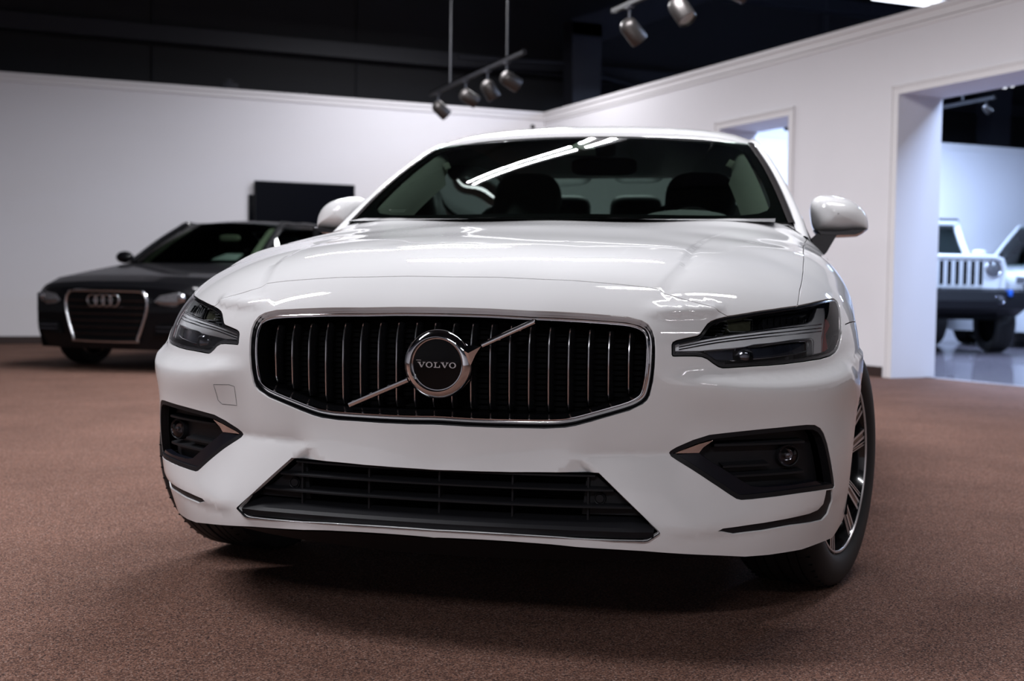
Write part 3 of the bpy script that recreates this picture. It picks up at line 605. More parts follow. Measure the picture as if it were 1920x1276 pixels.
for sg in (-1, 1):
    mb = MB(); mb.prism([(sg*.315, .306), (sg*.455, .306), (sg*.385, .356), (sg*.338, .396), (sg*.325, .396)], 0, .012)
    mb.v = [(x, y+.054+.02*(abs(x)-.32)/.14, z) for x, y, z in mb.v]; pl = mb.build('end_plate', M['black_matt'], li, smooth=0)
    se = MB().lathe([(0, -.006), (.0085, -.006), (.0092, -.005), (.0096, -.002), (.0105, -.002), (.011, -.005), (.0128, -.006), (.0135, .004)], 28, 'y', (sg*.354, .056, .3415)).build('parking_sensor', M['black_matt'], pl)
# fog lamp pockets
for s in ('right', 'left'):
    sg = 1 if s == 'right' else -1
    fp = ring_patch('fog_pocket', O_FOG, .011, M['black_matt'], car, s, off=-.0015, flange=.02)
    patch('pocket_back', O_FOG, [], M['black_matt'], fp, gap=.010, off=-.040, flange=-.036, mirror=s, step=.012)
    patch('pocket_trim', O_FOGBLD, [], M['blade'], fp, gap=.0, off=-.006, flange=.016, mirror=s, step=.008)
    patch('chrome_trim', O_FOGCHR, [], M['chrome'], fp, gap=.0, off=-.005, flange=.012, mirror=s, step=.006)
    pts = [np.array(p) for p in O_FOGBLD[:2]]
    e = [O_FOGBLD[i] for i in (0, 11, 10, 9, 8, 7)] if len(O_FOGBLD) > 11 else O_FOGBLD
    for z, x0, x1 in ((.457, .60, .80), (.410, .62, .72), (.388, .64, .80)):
        rows = []
        for x in np.linspace(x0, x1, 9):
            p = np.array(front_pt(x, z)); n = normals(to_uv(p[None]))[0]
            a, b = p-n*.018, p-n*.042; rows.append([(sg*b[0], b[1], b[2]+.007), (sg*a[0], a[1], a[2]+.002), (sg*a[0], a[1], a[2]-.003), (sg*b[0], b[1], b[2]-.009)])
        MB().grid(rows).build('fin', M['black_matt'], fp)
    c = np.array(O_LAMP[0]); n = normals(to_uv(c[None]))[0]; c = c-n*.024; c[0] *= sg; R = Matrix.Rotation(sg*.35, 3, 'Z')
    MB().lathe([(.022, .012), (.023, -.002), (.0245, -.003), (.026, .002), (.028, .012)], 32, 'y', c, rot=R).build('lamp_bezel', M['black_matt'], fp)
    MB().lathe([(0, .010), (.010, .008), (.018, .004), (.0225, -.002)], 28, 'y', c, rot=R).build('lamp_bowl', M['dark_chrome'], fp)
    MB().lathe([(0, -.009), (.010, -.008), (.017, -.004), (.0228, .0)], 28, 'y', c, rot=R).build('fog_lens', M['lens'], fp)
    MB().lathe([(0, -.004), (.005, -.003), (.006, .004)], 12, 'y', c, rot=R).build('bulb', M['dark_chrome'], fp)
    patch('bumper_winglet', O_WNG, [], M['black_matt'], car, off=-.004, gap=0, flange=0, mirror=s, step=.01)
ring_patch('tow_hook_cover', O_TOW, .0011, M['groove'], car, 'left', off=.0004, flange=0, gap=0)
# underbody and air dam
MB().box(-.66, .66, .45, 4.55, .17, .30, bev=.02).build('underbody', M['black_deep'], car)
mb = MB(); mb.grid([[(x, .06+.30*abs(x/.78)**2.2, .235), (x, .10+.30*abs(x/.78)**2.2, .185), (x, .5+.1*abs(x/.78)**3, .175)] for x in np.linspace(-.74, .74, 25)]); mb.build('air_dam', M['black_matt'], car)
# ---------------------------------------------------------------- windscreen, roof, pillars, sides, wheels, mirrors, interior
def wsp(s, t, off=0.):             # windscreen surface, s across (-1..1), t up (0..1)
    x0, x1 = .742, .592; bow = .016*math.sin(PI*max(0, min(1, t))); x = s*(x0+(x1-x0)*t)
    yb = 1.275+.195*s*s; yt = 1.885+.13*s*s; zb = 1.022; zt = 1.357-.016*s*s
    y = yb+(yt-yb)*t; z = zb+(zt-zb)*t
    n = Vector((.35*s, -.50, .86)).normalized(); return Vector((x, y, z))+n*(bow+off)
MB().grid([[wsp(s, t) for t in np.linspace(0, 1, 14)] for s in np.linspace(-1, 1, 33)]).build('windscreen', M['glass_wind'], car, smooth=80)
# black printed border, rounded inside
mb = MB(); rows = []
for k in range(96):
    a = 2*PI*k/96; c, sn = math.cos(a), math.sin(a); e = .0
    m = max(abs(c), abs(sn)); os_, ot = c/m, .5+.5*sn/m
    pw = 9; q = (abs(c)**pw+abs(sn)**pw)**(1/pw); bs = .955; is_, it = bs*c/q, .505+.455*sn/q
    rows.append([wsp(os_, ot, -.004), wsp((os_+is_)/2, (ot+it)/2, -.004), wsp(is_, it, -.004)])
mb.grid(rows, closed_u=True); mb.build('windscreen_border', M['black_deep'], car, smooth=80)
def pill(pts, r, name, mat, parent, n=10, sq=None):
    return MB().tube([tuple(p) for p in crspline(pts, 6)], r, n).build(name, mat, parent)
for sg in (-1, 1):
    # trim between glass and pillar
    mb = MB(); rows = []
    for t in np.linspace(-.02, 1.0, 14):
        p = wsp(sg*1.0, t); rows.append([p+Vector((-sg*.004, 0, .003)), p+Vector((sg*.010, .008, .006)), p+Vector((sg*.020, .026, .002)), p+Vector((sg*.016, .04, -.02))])
    mb.grid(rows); mb.build('pillar_trim', M['trim_brown'], car)
    # body-colour pillar and roof rail, lofted section
    path = [(.800, 1.40, .955), (.772, 1.55, 1.045), (.733, 1.70, 1.140), (.688, 1.86, 1.232), (.645, 2.00, 1.308), (.618, 2.14, 1.352), (.608, 2.4, 1.380), (.61, 2.8, 1.395), (.60, 3.2, 1.36), (.60, 3.5, 1.29), (.63, 3.85, 1.15), (.70, 4.15, 1.02)]
    P = crspline(path, 5); mb = MB(); rows = []
    for i, p in enumerate(P):
        k = i/len(P); wx = .018+.012*sstep(k, .3, .5); 
        rows.append([(sg*(p[0]-.028-.01*k), p[1], p[2]+.014), (sg*(p[0]-.008), p[1], p[2]+.020), (sg*(p[0]+.002), p[1], p[2]+.014), (sg*(p[0]+.013), p[1]+.01, p[2]-.002), (sg*(p[0]+.019), p[1]+.02, p[2]-.04), (sg*(p[0]-.02), p[1]+.03, p[2]-.05)])
    mb.grid(rows); mb.build('roof_pillar', M['paint'], car, smooth=60)
    MB().grid([[(sg*(p[0]-.060), p[1]+.01, p[2]-.006), (sg*(p[0]-.045), p[1]+.02, p[2]-.040), (sg*(p[0]-.026), p[1]+.032, p[2]-.068)] for p in P[8:]]).build('rail_lining', M['dark_cloth'], car, smooth=60)
    # side glass
    mb = MB(); rows = []
    for p in P[3:]:
        zb = .938+.02*sstep(p[1], 3, 4); rows.append([(sg*(p[0]+.012), p[1]+.03, p[2]-.035), (sg*((p[0]+.826)/2+.008), p[1]+.02, (p[2]+zb)/2), (sg*.824, p[1], zb)])
    mb.grid(rows); mb.build('side_glass', M['glass_dark'], car, smooth=60)
    for y0, y1 in ((2.38, 2.50),): 
        mb = MB(); mb.grid([[(sg*(.612), y, 1.36), (sg*.74, y, 1.16), (sg*.855, y, .96)] for y in (y0, y1)]); mb.build('centre_pillar', M['black_matt'], car)
    # lower sides behind the front wing
    mb = MB(); rows = []
    for y in np.linspace(1.455, 4.74, 48):
        tp = sstep(y, 4.1, 4.76); nar = .13*tp*tp+.02*sstep(y, 3.6, 4.3); zl = .215+.10*sstep(y, 4.3, 4.7); ra = .385; dy = abs(y-3.745)
        if dy < ra: zl = max(zl, .335+math.sqrt(ra*ra-dy*dy))
        zs = [zl]+[max(z, zl+.001*i) for i, z in enumerate((.35, .5, .65, .78, .86, .905, .938))]
        xs_ = [np.interp(z, (.2, .35, .5, .65, .78, .86, .905, .938), (.88, .912, .926, .927, .915, .897, .866, .828)) for z in zs]
        bl = sstep(y, 1.455, 1.95)
        xs_ = [x*bl+(1-bl)*(xray(1.44, min(z, .938))[0]) for x, z in zip(xs_, zs)]
        rows.append([(sg*(x-nar), y, z) for x, z in zip(xs_, zs)]+([(sg*(.812-nar), y, .950)]))
    mb.grid(rows); mb.build('body_side', M['paint'], car, smooth=50)
    for y in (1.50, 2.46, 3.30): MB().tube([(sg*(np.interp(z, (.2, .35, .5, .65, .78, .86, .905, .938), (.88, .912, .926, .927, .915, .897, .866, .828))*(1 if y > 2 else .9985)-.02*sstep(y, 3.6, 4.3)), y, z) for z in (.26, .35, .5, .65, .78, .86, .905, .938)], .0022, 5).build('door_gap', M['black_deep'], car)
    MB().box(sg*.895 if sg > 0 else -.925, sg*.925 if sg > 0 else -.895, 2.25, 2.44, .845, .870, bev=.008).build('door_handle', M['paint'], car)
# roof
mb = MB(); rows = []
for y in [1.884, 1.892, 1.905]+list(np.linspace(1.93, 2.6, 12))+list(np.linspace(2.7, 3.40, 8)):
    row = []
    for s in np.linspace(-1, 1, 21):
        x = s*.598; yy = y+.13*s*s*(1-sstep(y, 1.9, 2.8)); zc = np.interp(yy-.13*s*s*(1-sstep(y, 1.9, 2.8)), (1.884, 1.892, 1.905, 1.95, 2.05, 2.2, 2.4, 2.7, 3.1, 3.4, 3.7), (1.358, 1.370, 1.379, 1.395, 1.417, 1.438, 1.453, 1.453, 1.431, 1.388, 1.32)); row.append((x, yy, zc-(.014+.021*sstep(y, 1.9, 2.3))*s*s-.026*s**8))
    rows.append(row)
mb.grid(rows); mb.build('roof', M['paint'], car, smooth=60)
MB().grid([[(s*.56, 1.94+.13*s*s, 1.364), (s*.58, 2.6, 1.375), (s*.58, 3.40, 1.345)] for s in np.linspace(-1, 1, 9)]).build('headliner', M['dark_cloth'], car)
MB().grid([[(s*(.585), 3.42-.05*s*s, 1.355), (s*.60, 3.75-.05*s*s, 1.215), (s*.66, 4.12-.06*s*s, 1.035)] for s in np.linspace(-1, 1, 11)]).build('rear_window', M['glass_dark'], car)
MB().grid([[(s*.72, 4.10, 1.03), (s*.74, 4.4, 1.015), (s*.74, 4.66, 1.0), (s*.75, 4.73, .94), (s*.77, 4.745, .6), (s*.77, 4.70, .34), (s*.7, 4.6, .25)] for s in np.linspace(-1, 1, 13)]).build('boot_lid', M['paint'], car)
for sg in (-1, 1):
    MB().prism([(sg*.62, .78), (sg*.80, .78), (sg*.80, .92), (sg*.50, .92), (sg*.50, .89), (sg*.62, .87)], 4.70, 4.762).build('tail_lamp', M['red'], car)
rel = [(x, y, z) for x, y, z in rear_edge[1:]]; rows = []
for i, p in enumerate(rel+[(-x, y, z) for x, y, z in rel[::-1][1:]]): q = wsp(max(-1, min(1, p[0]/.742)), 0); rows.append([(p[0], p[1]-.03, p[2]-.006), (p[0], p[1]+.004, p[2]-.004), (q.x, q.y+.03, q.z+.002)])
MB().grid(rows).build('cowl', M['paint'], car)
# wheels
def wheel(x, y, ang, spin, sg, detail=True, par=None, scale=1.0, wide=1.0, rimm=None):
    R0 = empty('wheel', (x, y, .336*scale)); R0.parent = par or car; R0.rotation_euler = (0, 0, ang); R0.scale = (wide, scale, scale)
    sc = Matrix.Scale(sg, 3, (1, 0, 0))
    def flip(mb): mb.v = [(sg*a, b, c) for a, b, c in mb.v]; return mb
    prof = [(.243, .094), (.252, .107), (.268, .113), (.292, .115), (.314, .110), (.326, .101), (.331, .091)]
    tr = []
    for k, xx in enumerate((.082, .0625, .0565, .036, .030, .006, -.006, -.030, -.036, -.0565, -.0625, -.082)):
        tr += [(.335, xx)]
        if k in (1, 3, 5, 7, 9): tr += [(.328, xx-.001), (.328, (.0565, .030, -.006, -.036, -.0625)[(1, 3, 5, 7, 9).index(k)]+.001)]
    prof = prof+tr+[(.331, -.092), (.320, -.11), (.292, -.119), (.262, -.112), (.243, -.09)]
    flip(MB().lathe(prof, 96, 'x')).build('tyre', M['tyre'], R0, smooth=35)
    # shoulder blocks
    mb = MB()
    for k in range(64):
        a = 2*PI*k/64; R = Matrix.Rotation(a, 3, 'X')
        for x0, x1 in ((.064, .094), (-.094, -.064)):
            mb.box(x0, x1, -.0012, .0012, .3270, .3345, rot=None)
            mb.v[-8:] = [tuple(R @ Vector(v)) for v in mb.v[-8:]]
    if detail: tag(flip(mb).build('tread_groove', M['black_deep'], R0, smooth=0), kind='stuff')
    flip(MB().lathe([(.243, .094), (.2425, .102), (.237, .102), (.233, .090), (.226, .05), (.222, -.02), (.232, -.09), (.243, -.09)], 72, 'x')).build('rim', M['black_gloss'], R0)
    flip(MB().lathe([(.2430, .1005), (.2420, .1035), (.2375, .1035), (.2360, .100)], 96, 'x')).build('rim_edge', M['rim'], R0)
    flip(MB().lathe([(0, .0), (.2, .0), (.225, -.03)], 40, 'x')).build('brake_disc', M['black_deep'], R0)
    hub = flip(MB().lathe([(0, .080), (.030, .080), (.034, .076), (.055, .066), (.06, .04), (.0, .03)], 36, 'x')).build('hub', M['black_gloss'], R0)
    for k in range(5):
        a = spin+k*2*PI/5; R = Matrix.Rotation(a, 3, 'X'); mb = MB(); face = MB(); 
        for q in (-1, 1):
            for (r0, r1, t0, t1, w0, w1) in ((.035, .238, .010*q, .042*q, .010, .013), (.060, .236, .030*q, .074*q, .004, .0055)):
                xa, xb = .070, .098
                v = []
                for r_, tt_, ww, xf in ((r0, t0, w0, xa), (r0*.45+r1*.55, t0*.5+t1*.5, (w0+w1)/2, .089), (r1, t1, w1, xb)):
                    v.append([(xf-.045, tt_-ww*1.1, r_), (xf-.002, tt_-ww, r_), (xf, tt_-ww*.8, r_), (xf, tt_+ww*.8, r_), (xf-.002, tt_+ww, r_), (xf-.045, tt_+ww*1.1, r_)])
                mb.grid([[tuple(R @ Vector(p)) for p in row] for row in v])
                for o_, h in ((-.55, .22), (.45, .25)):
                    face.grid([[tuple(R @ Vector((row[2][0]+.0008, (row[2][1]+row[3][1])/2+(row[3][1]-row[2][1])*(o_+e), row[2][2]))) for e in (0, h+.15)] for row in v])
        sp = flip(mb).build('spoke', M['black_gloss'], R0, smooth=30); flip(face).build('cut_face', M['rim'], sp, smooth=0)
    return R0
wheel(.803, .873, math.radians(-18), math.radians(7), 1)
wheel(-.803, .873, math.radians(-17), math.radians(10), -1)
wheel(.80, 3.745, 0, .3, 1, False); wheel(-.80, 3.745, 0, .3, -1, False)
for sg in (-1, 1):                 # wheel arch liner
    mb = MB(); mb.grid([[(sg*x, AC[0]-(AR+.004)*math.cos(a), AC[1]+(AR+.004)*math.sin(a)) for x in (.895, .56)] for a in np.linspace(-.2, PI+.2, 30)]); mb.build('arch_liner', M['black_deep'], car)
    MB().box(sg*.60-.02, sg*.60+.02, .45, 1.3, .2, .72).build('arch_inner', M['black_deep'], car)
# door mirrors
for sg in (-1, 1):
    out = [(.815, 1.100), (.828, 1.124), (.856, 1.133), (.90, 1.129), (.95, 1.116), (.985, 1.092), (1.005, 1.060), (1.011, 1.022), (1.000, 1.012), (.95, 1.006), (.90, 1.003), (.85, 1.006), (.826, 1.020), (.816, 1.060)]
    out = [np.array(p) for p in crspline(out, 4, closed=True)]; c = np.array([.905, 1.065])
    rows = []
    for sc_, dy in [(.93, .075), (1.0, .055), (1.0, .02)]+[(math.cos(a), -.105*math.sin(a)) for a in np.linspace(.14, PI/2-.02, 15)]:
        rows.append([(sg*(c[0]+(p[0]-c[0])*sc_), 1.815+dy+.10*(p[0]-c[0])*sc_, c[1]+(p[1]-c[1])*sc_) for p in out])
    rows = [[rows[i][j] for i in range(len(rows))] for j in range(len(out))]
    mc = MB().grid(rows, closed_u=True).build('door_mirror', M['paint'], car, smooth=60, label='white mirror cap on a black foot')
    MB().grid([[(sg*(c[0]+(p[0]-c[0])*k), 1.87+.10*(p[0]-c[0]), c[1]+(p[1]-c[1])*k) for k in (.93, .0)] for p in out], closed_u=True).build('mirror_glass', M['chrome'], mc)
    # lower black shell and foot
    mb = MB(); low = [(.826, 1.012), (.86, 1.008), (.93, 1.010), (.968, 1.018), (1.008, 1.016), (.990, 1.000), (.972, .991), (.90, .988), (.84, .992)]
    n = len(low)
    for k, (sc_, y) in enumerate(((.85, 1.725), (1.0, 1.76), (1.0, 1.87))): mb.v += [(sg*(.91+(x-.91)*sc_), y+.10*(x-.905), 1.0+(z-1.0)*(sc_ if k else .6)) for x, z in low]
    for k in range(2): mb.f += [(k*n+i, k*n+(i+1) % n, (k+1)*n+(i+1) % n, (k+1)*n+i) for i in range(n)]
    mb.f += [tuple(range(n)), tuple(range(2*n, 3*n))]; mb.m = [0]*len(mb.f); mb.build('lower_shell', M['black_gloss'], mc, smooth=30)
    mb = MB(); fl = [(.905, .996), (.838, .998), (.800, .965), (.800, .93), (.852, .912), (.872, .935)]
    mb.prism([(sg*x, z) for x, z in fl], 1.73, 1.83); mb.build('mirror_foot', M['black_gloss'], mc, smooth=30)
MB().box(-.03, .03, -.0005, .0005, -.0012, .0012).box(-.026, .026, -.0005, .0005, -.0072, -.0048).build('glass_marking', M['interior'], car).location = wsp(-.80, .12, -.006)
# interior
it = empty('cabin', (0, 0, 0)); it.parent = car
for sg in (-1, 1):                 # light pillar linings inside
    rows = []
    for t in np.linspace(.045, .945, 24):
        e = math.sqrt(max(0, 1-((t-.49)/.47)**2)) if t > .75 or t < .14 else 1; e = max(.12, e)
        so, si = .945, .945-.060*e
        rows.append([wsp(sg*so, t, -.012), wsp(sg*(so*.5+si*.5), t, -.030*e-.01), wsp(sg*(so*.15+si*.85), t, -.075*e-.012), wsp(sg*si, t, -.095*e-.014)])
    MB().grid(rows).build('pillar_lining', M['interior'], it)
    p = wsp(sg*.885, .84, -.052); q = Vector((.030, 0, .024))
    mb = MB(); mb.box(-.012, .012, -.004, .004, -.016, .016, bev=.003, rot=Matrix.Rotation(-.5, 3, 'X') @ Matrix.Rotation(sg*.5, 3, 'Y')); mb.v = [tuple(Vector(v)+p) for v in mb.v]; mb.build('airbag_mark', M['dark_trim'], it)
MB().grid([[(x, y, z+.012*math.cos(x*2)) for y, z in ((1.30, 1.01), (1.5, 1.035), (1.75, 1.045), (1.95, 1.03), (2.0, .9))] for x in np.linspace(-.7, .7, 15)]).build('dashboard', M['black_matt'], it)
mb = MB(); mb.grid([[(.385+.160*s, 1.74+dy, 1.052+h*(1-s*s)**.6) for dy, h in ((-.03, .004), (0, .020), (.06, .032), (.14, .030), (.15, .01))] for s in np.linspace(-1, 1, 17)]); mb.build('instrument_hood', M['seat_light'], it)
wh = MB(); R = Matrix.Rotation(math.radians(-25), 3, 'X')
wh.tube([tuple(R @ Vector((.183*math.cos(a), 0, .183*math.sin(a)))+Vector((.385, 2.06, .945))) for a in np.linspace(0, 2*PI, 49)[:-1]], .0155, 10, closed=True)
sw = wh.build('steering_wheel', M['dark_cloth'], it)
mb = MB(); mb.tube([tuple(R @ Vector((.15*math.cos(a), -.012, .178*math.sin(a)))+Vector((.385, 2.06, .947))) for a in np.linspace(1.0, 2.1, 9)], .004, 6); mb.build('rim_inlay', M['rim'], sw)
MB().box(.31, .46, 2.02, 2.09, .83, .93, bev=.02).build('wheel_hub', M['dark_cloth'], sw)
def rbox(name, c, sx, sy, sz, p, mat, par, tilt=0):
    mb = MB(); rows = []; R = Matrix.Rotation(tilt, 3, 'X')
    for i in range(17):
        f = -PI/2+PI*i/16; row = []
        for j in range(28):
            a = 2*PI*j/28; cf, sf = math.cos(f), math.sin(f); ca, sa = math.cos(a), math.sin(a)
            e = lambda v: math.copysign(abs(v)**p, v)
            row.append(tuple(R @ Vector((sx*e(cf)*e(ca), sy*e(cf)*e(sa), sz*e(sf)))+Vector(c)))
        rows.append(row+[row[0]])
    mb.grid(rows); return mb.build(name, mat, par, smooth=60)
for sx_, m_ in ((.375, M['dark_cloth']), (-.375, M['seat_light'])):
    st = empty('front_seat', (0, 0, 0)); 
    st = rbox('seat_back', (sx_, 2.62, .82), .26, .09, .36, .5, m_, it, tilt=-.28)
    rbox('head_rest', (sx_, 2.66, 1.145), .150, .06, .155, .6, m_, st, tilt=-.15); rbox('seat_cushion', (sx_, 2.32, .48), .26, .28, .09, .4, m_, st)
for x in (-.36, 0, .36): rbox('rear_head_rest', (x, 3.50, 1.175), .13, .05, .095, .5, M['dark_cloth'], it)
rbox('rear_bench', (0, 3.42, .75), .62, .12, .27, .3, M['dark_cloth'], it)
MB().box(-.62, .62, 3.55, 4.1, .985, 1.0).build('parcel_shelf', M['dark_cloth'], it)
MB().box(-.80, .80, 1.45, 3.9, .30, .34).build('cabin_floor', M['black_deep'], it)
rbox('interior_mirror', (.055, 2.03, 1.262), .125, .018, .034, .5, M['black_matt'], it)
mb = MB(); tri_ = [(-.055, .845), (.055, .845), (.022, .955), (-.022, .955)]; P = [wsp(a/.6+.0, t, -.012) for a, t in tri_]; mb.v = [tuple(v) for v in P]+[tuple(v+Vector((0, .03, -.02))) for v in P]; mb.f = [(0, 1, 2, 3), (7, 6, 5, 4)]+[(i, (i+1) % 4, 4+(i+1) % 4, 4+i) for i in range(4)]; mb.m = [0]*6
mb.build('sensor_cover', M['interior'], it, smooth=0)
rbox('sensor_pod', (.0, 2.0, 1.325), .10, .07, .03, .5, M['black_matt'], it)
# door side marker bump (rear-view repeater beyond the mirror)
# ---------------------------------------------------------------- the setting
def struct(mb, name, mat, smooth=0, loc=None):
    o = mb.build(name, mat, None, smooth=smooth); o['kind'] = 'structure'
    if loc is not None: o.location = loc
    return o
H = 3.40; YB = 14.135; BW = Vector((6.41, YB, 0)); DW = Vector((.0576, -.9983, 0)); NW = Vector((.9983, .0576, 0)); TK = .54
def wl(s, o, z): return tuple(BW+DW*s+NW*o+Vector((0, 0, z)))
def wbox(mb, s0, s1, o0, o1, z0, z1):
    b = len(mb.v); mb.v += [wl(s, o, z) for s in (s0, s1) for o in (o0, o1) for z in (z0, z1)]
    mb.f += [tuple(b+i for i in f) for f in ((0, 1, 3, 2), (4, 6, 7, 5), (0, 4, 5, 1), (2, 3, 7, 6), (0, 2, 6, 4), (1, 5, 7, 3))]; mb.m += [0]*6
mb = MB(); mb.add([(-10, -9, 0), (wl(23.2, .46, 0)), (wl(0, .46, 0)), (-10, YB, 0)], [(0, 1, 2, 3)]); mb.add([(-10, -9, -.1), (wl(23.2, .46, -.1)), (wl(0, .46, -.1)), (-10, YB, -.1)], [(3, 2, 1, 0)])
struct(mb, 'floor', M['carpet'])
mb = MB(); mb.add([wl(23.2, .46, 0), (24, -9, 0), (24, YB, 0), wl(0, .46, 0)], [(0, 1, 2, 3)]); mb.add([wl(23.2, .46, -.1), (24, -9, -.1), (24, YB, -.1), wl(0, .46, -.1)], [(3, 2, 1, 0)])
struct(mb, 'floor_annex', M['tile'])
mb = MB(); wbox(mb, 7.42, 10.8, .40, .47, 0, .006); struct(mb, 'trim_1', newmat('threshold_strip', (.30, .26, .26), rough=.4, metal=.4))
struct(MB().box(-10, 24, YB, YB+.16, 0, H), 'wall_back', M['wall'])
mb = MB(); mb.box(-10, 24, YB-.035, YB+.19, H-.012, H+.035); mb.box(-10, 24, YB-.018, YB, H-.075, H-.012); struct(mb, 'trim_2', M['trim'])
struct(MB().box(-10, 6.40, YB-.016, YB, 0, .10, bev=.003), 'baseboard_back', M['skirting'])
mb = MB(); ops = [(4.507, 5.775), (7.405, 10.7)]; OH = 2.685
for s0, s1 in ((0, 4.507), (5.775, 7.405), (10.7, 23)): wbox(mb, s0, s1, 0, TK, 0, H)
for s0, s1 in ops: wbox(mb, s0, s1, 0, TK, OH, H)
struct(mb, 'wall_right', M['wall'])
mb = MB(); wbox(mb, 0, 23, -.035, TK+.03, H-.012, H+.035); wbox(mb, 0, 23, -.020, 0, H-.085, H-.012); wbox(mb, 0, 23, -.012, 0, H-.125, H-.093); struct(mb, 'trim_3', M['trim'])
k = 4
for s0, s1 in ops:
    mb = MB(); w_ = .088
    for a, b, z0, z1 in ((s0-w_, s0, 0, OH+w_), (s1, s1+w_, 0, OH+w_), (s0, s1, OH, OH+w_)): wbox(mb, a, b, -.014, 0, z0, z1)
    for a, b, z0, z1 in ((s0-w_, s0-w_+.014, 0, OH+w_), (s1+w_-.014, s1+w_, 0, OH+w_), (s0-w_, s1+w_, OH+w_-.014, OH+w_), (s0-w_+.02, s1+w_-.02, OH+w_-.032, OH+w_-.024)): wbox(mb, a, b, -.022, -.014, z0, z1)
    struct(mb, 'trim_%d' % k, M['trim']); k += 1
mb = MB()
for a, b in ((0, 4.507-.09), (5.775+.09, 7.405-.13), (10.8, 23)): wbox(mb, a, b, -.016, 0, 0, .10)
struct(mb, 'baseboard_right', M['skirting'])
struct(MB().box(-10.2, -10, -9, YB, 0, H+.03), 'wall_left', M['wall']); struct(MB().box(-10, 24, -9.2, -9, 0, H+.03), 'wall_front', M['wall'])
struct(MB().box(24, 24.2, -9, YB, 0, H), 'wall_annex', M['wall'])
# warehouse shell above the partitions
struct(MB().box(-14, 26, -12, 17, 7.0, 7.1), 'ceiling', M['deck'])
struct(MB().box(-14, 26, 15.6, 15.7, 0, 7.0), 'wall_cladding', M['clad'])
for x in (-1.9, .9, 3.9, 12.4): struct(MB().box(x-.012, x+.012, 15.575, 15.6, 3.3, 7), 'trim_%d' % k, M['deck']); k += 1
for x0, x1, z in ((-14, 26, 4.33), (-14, 26, 5.9)):
    mb = MB(); mb.box(x0, x1, 15.36, 15.60, z+.10, z+.125); mb.box(x0, x1, 15.36, 15.38, z-.09, z+.10); mb.box(x0, x1, 15.36, 15.60, z-.10, z-.09); struct(mb, 'trim_%d' % k, M['steel']); k += 1
for x in (-8, 7.35, 15.7):            # rigid frame: tapered column and rafter
    mb = MB(); mb.prism([(x-.16, 0), (x+.16, 0), (x+.22, 4.95), (x-.30, 4.95)], 14.6, 14.95); mb.prism([(x-.1, 4.55), (x+4.6, 6.6), (x+4.6, 7.0), (x-.3, 4.98)], 14.72, 14.82)
    mb.prism([(x-.30, 4.75), (x-.30, 4.98), (x+.3, 5.2), (x+.22, 4.75)], 14.6, 14.95); struct(mb, 'trim_%d' % k, M['steel']); k += 1
mb = MB(); mb.tube([(5.3, 14.9, 4.30), (7.2, 14.9, 4.36)], .03, 8); mb.tube([(7.4, 14.9, 4.25), (9.3, 15.3, 4.05)], .04, 8); struct(mb, 'trim_%d' % k, M['steel'], 60); k += 1
for y in (-6, -1, 4, 9): struct(MB().box(-14, 26, y-.06, y+.06, 6.75, 7.0), 'trim_%d' % k, M['deck']); k += 1
# ---------------------------------------------------------------- strip lamps
def strip_lamp(x, y, power, color, label, group, ln=1.22, z=4.0):
    r = empty('strip_lamp', (x, y, z+.10), 0, label, 'ceiling lamp', group)
    mb = MB(); mb.prism([(-.06, .0), (.06, .0), (.10, -.05), (-.10, -.05)], -ln/2-.02, ln/2+.02, 'xz'); mb.v = [(b, a, c) for a, b, c in mb.v]; mb.build('housing', M['fixture'], r, smooth=0)
    for sg in (-1, 1):
        MB().tube([(-ln/2, sg*.075, -.085), (ln/2, sg*.075, -.085)], .018, 12).build('tube', M['tube'], r)
        l = bpy.data.lights.new('tube_light', 'AREA'); l.shape = 'RECTANGLE'; l.size = ln; l.size_y = .036; l.energy = power/2; l.color = color
        o = bpy.data.objects.new('tube_light', l); COL.objects.link(o); o.parent = r; o.location = (0, sg*.075, -.108)
    for sx_ in (-.4, .4): MB().tube([(sx_, 0, 0), (sx_, 0, 2.9)], .004, 6).build('wire', M['steel'], r)
    return r
M['tube'] = newmat('lit_tube', (1, 1, 1), rough=.5, emit=2.0)
for (x, y, p, c, lab, grp) in LAMPS: strip_lamp(x, y, p, c, lab, grp, z=4.75 if y > 12 and x < 6.3 else 4.0)
# ---------------------------------------------------------------- spot tracks
def head(parent, y, d, label, group, x=3.27, z=2.9, sc=1.0):
    r = empty('track_spotlight', (x, y, z-.035), 0, label, 'spotlight', group); r.scale = (sc, sc, sc)
    d = Vector(d).normalized(); R = d.to_track_quat('-Z', 'Y').to_matrix()
    MB().tube([(0, 0, 0), (0, 0, -.10)], .009, 8).build('stem', M['steel'], r); MB().box(-.02, .02, -.05, .05, -.012, .0, bev=.003).build('adapter', M['steel'], r)
    c = Vector((0, 0, -.145))
    prof = [(0, .062)]+[(.068*math.sin(a), .062*math.cos(a)) for a in np.linspace(.2, PI/2, 8)]+[(.068, -.13), (.064, -.135), (.060, -.12)]
    q = MB().lathe(prof, 28, 'z', tuple(c), rot=R).build('can', M['can'], r, smooth=60)
    MB().lathe([(0, -.11), (.060, -.115)], 24, 'z', tuple(c), rot=R).build('lamp_face', M['lampglass'], r)
    return r
def track(y0, y1, rods, label, x=3.27, z=2.9, nm='spot_track'):
    r = empty(nm, (x, y0, z), 0, label, 'light track')
    mb = MB(); L_ = y1-y0; mb.box(-.018, -.008, 0, L_, -.030, .012); mb.box(.008, .018, 0, L_, -.030, .012); mb.box(-.018, .018, 0, L_, .0, .012); mb.build('rail', M['black_matt'], r, smooth=0)
    for yy in rods: MB().tube([(0, yy-y0, .01), (0, yy-y0, 4.08)], .009, 8).build('rod', M['rod'], r)
    return r
M['rod'] = newmat('grey_rod', (.022, .022, .025), rough=.5, noise=.1)
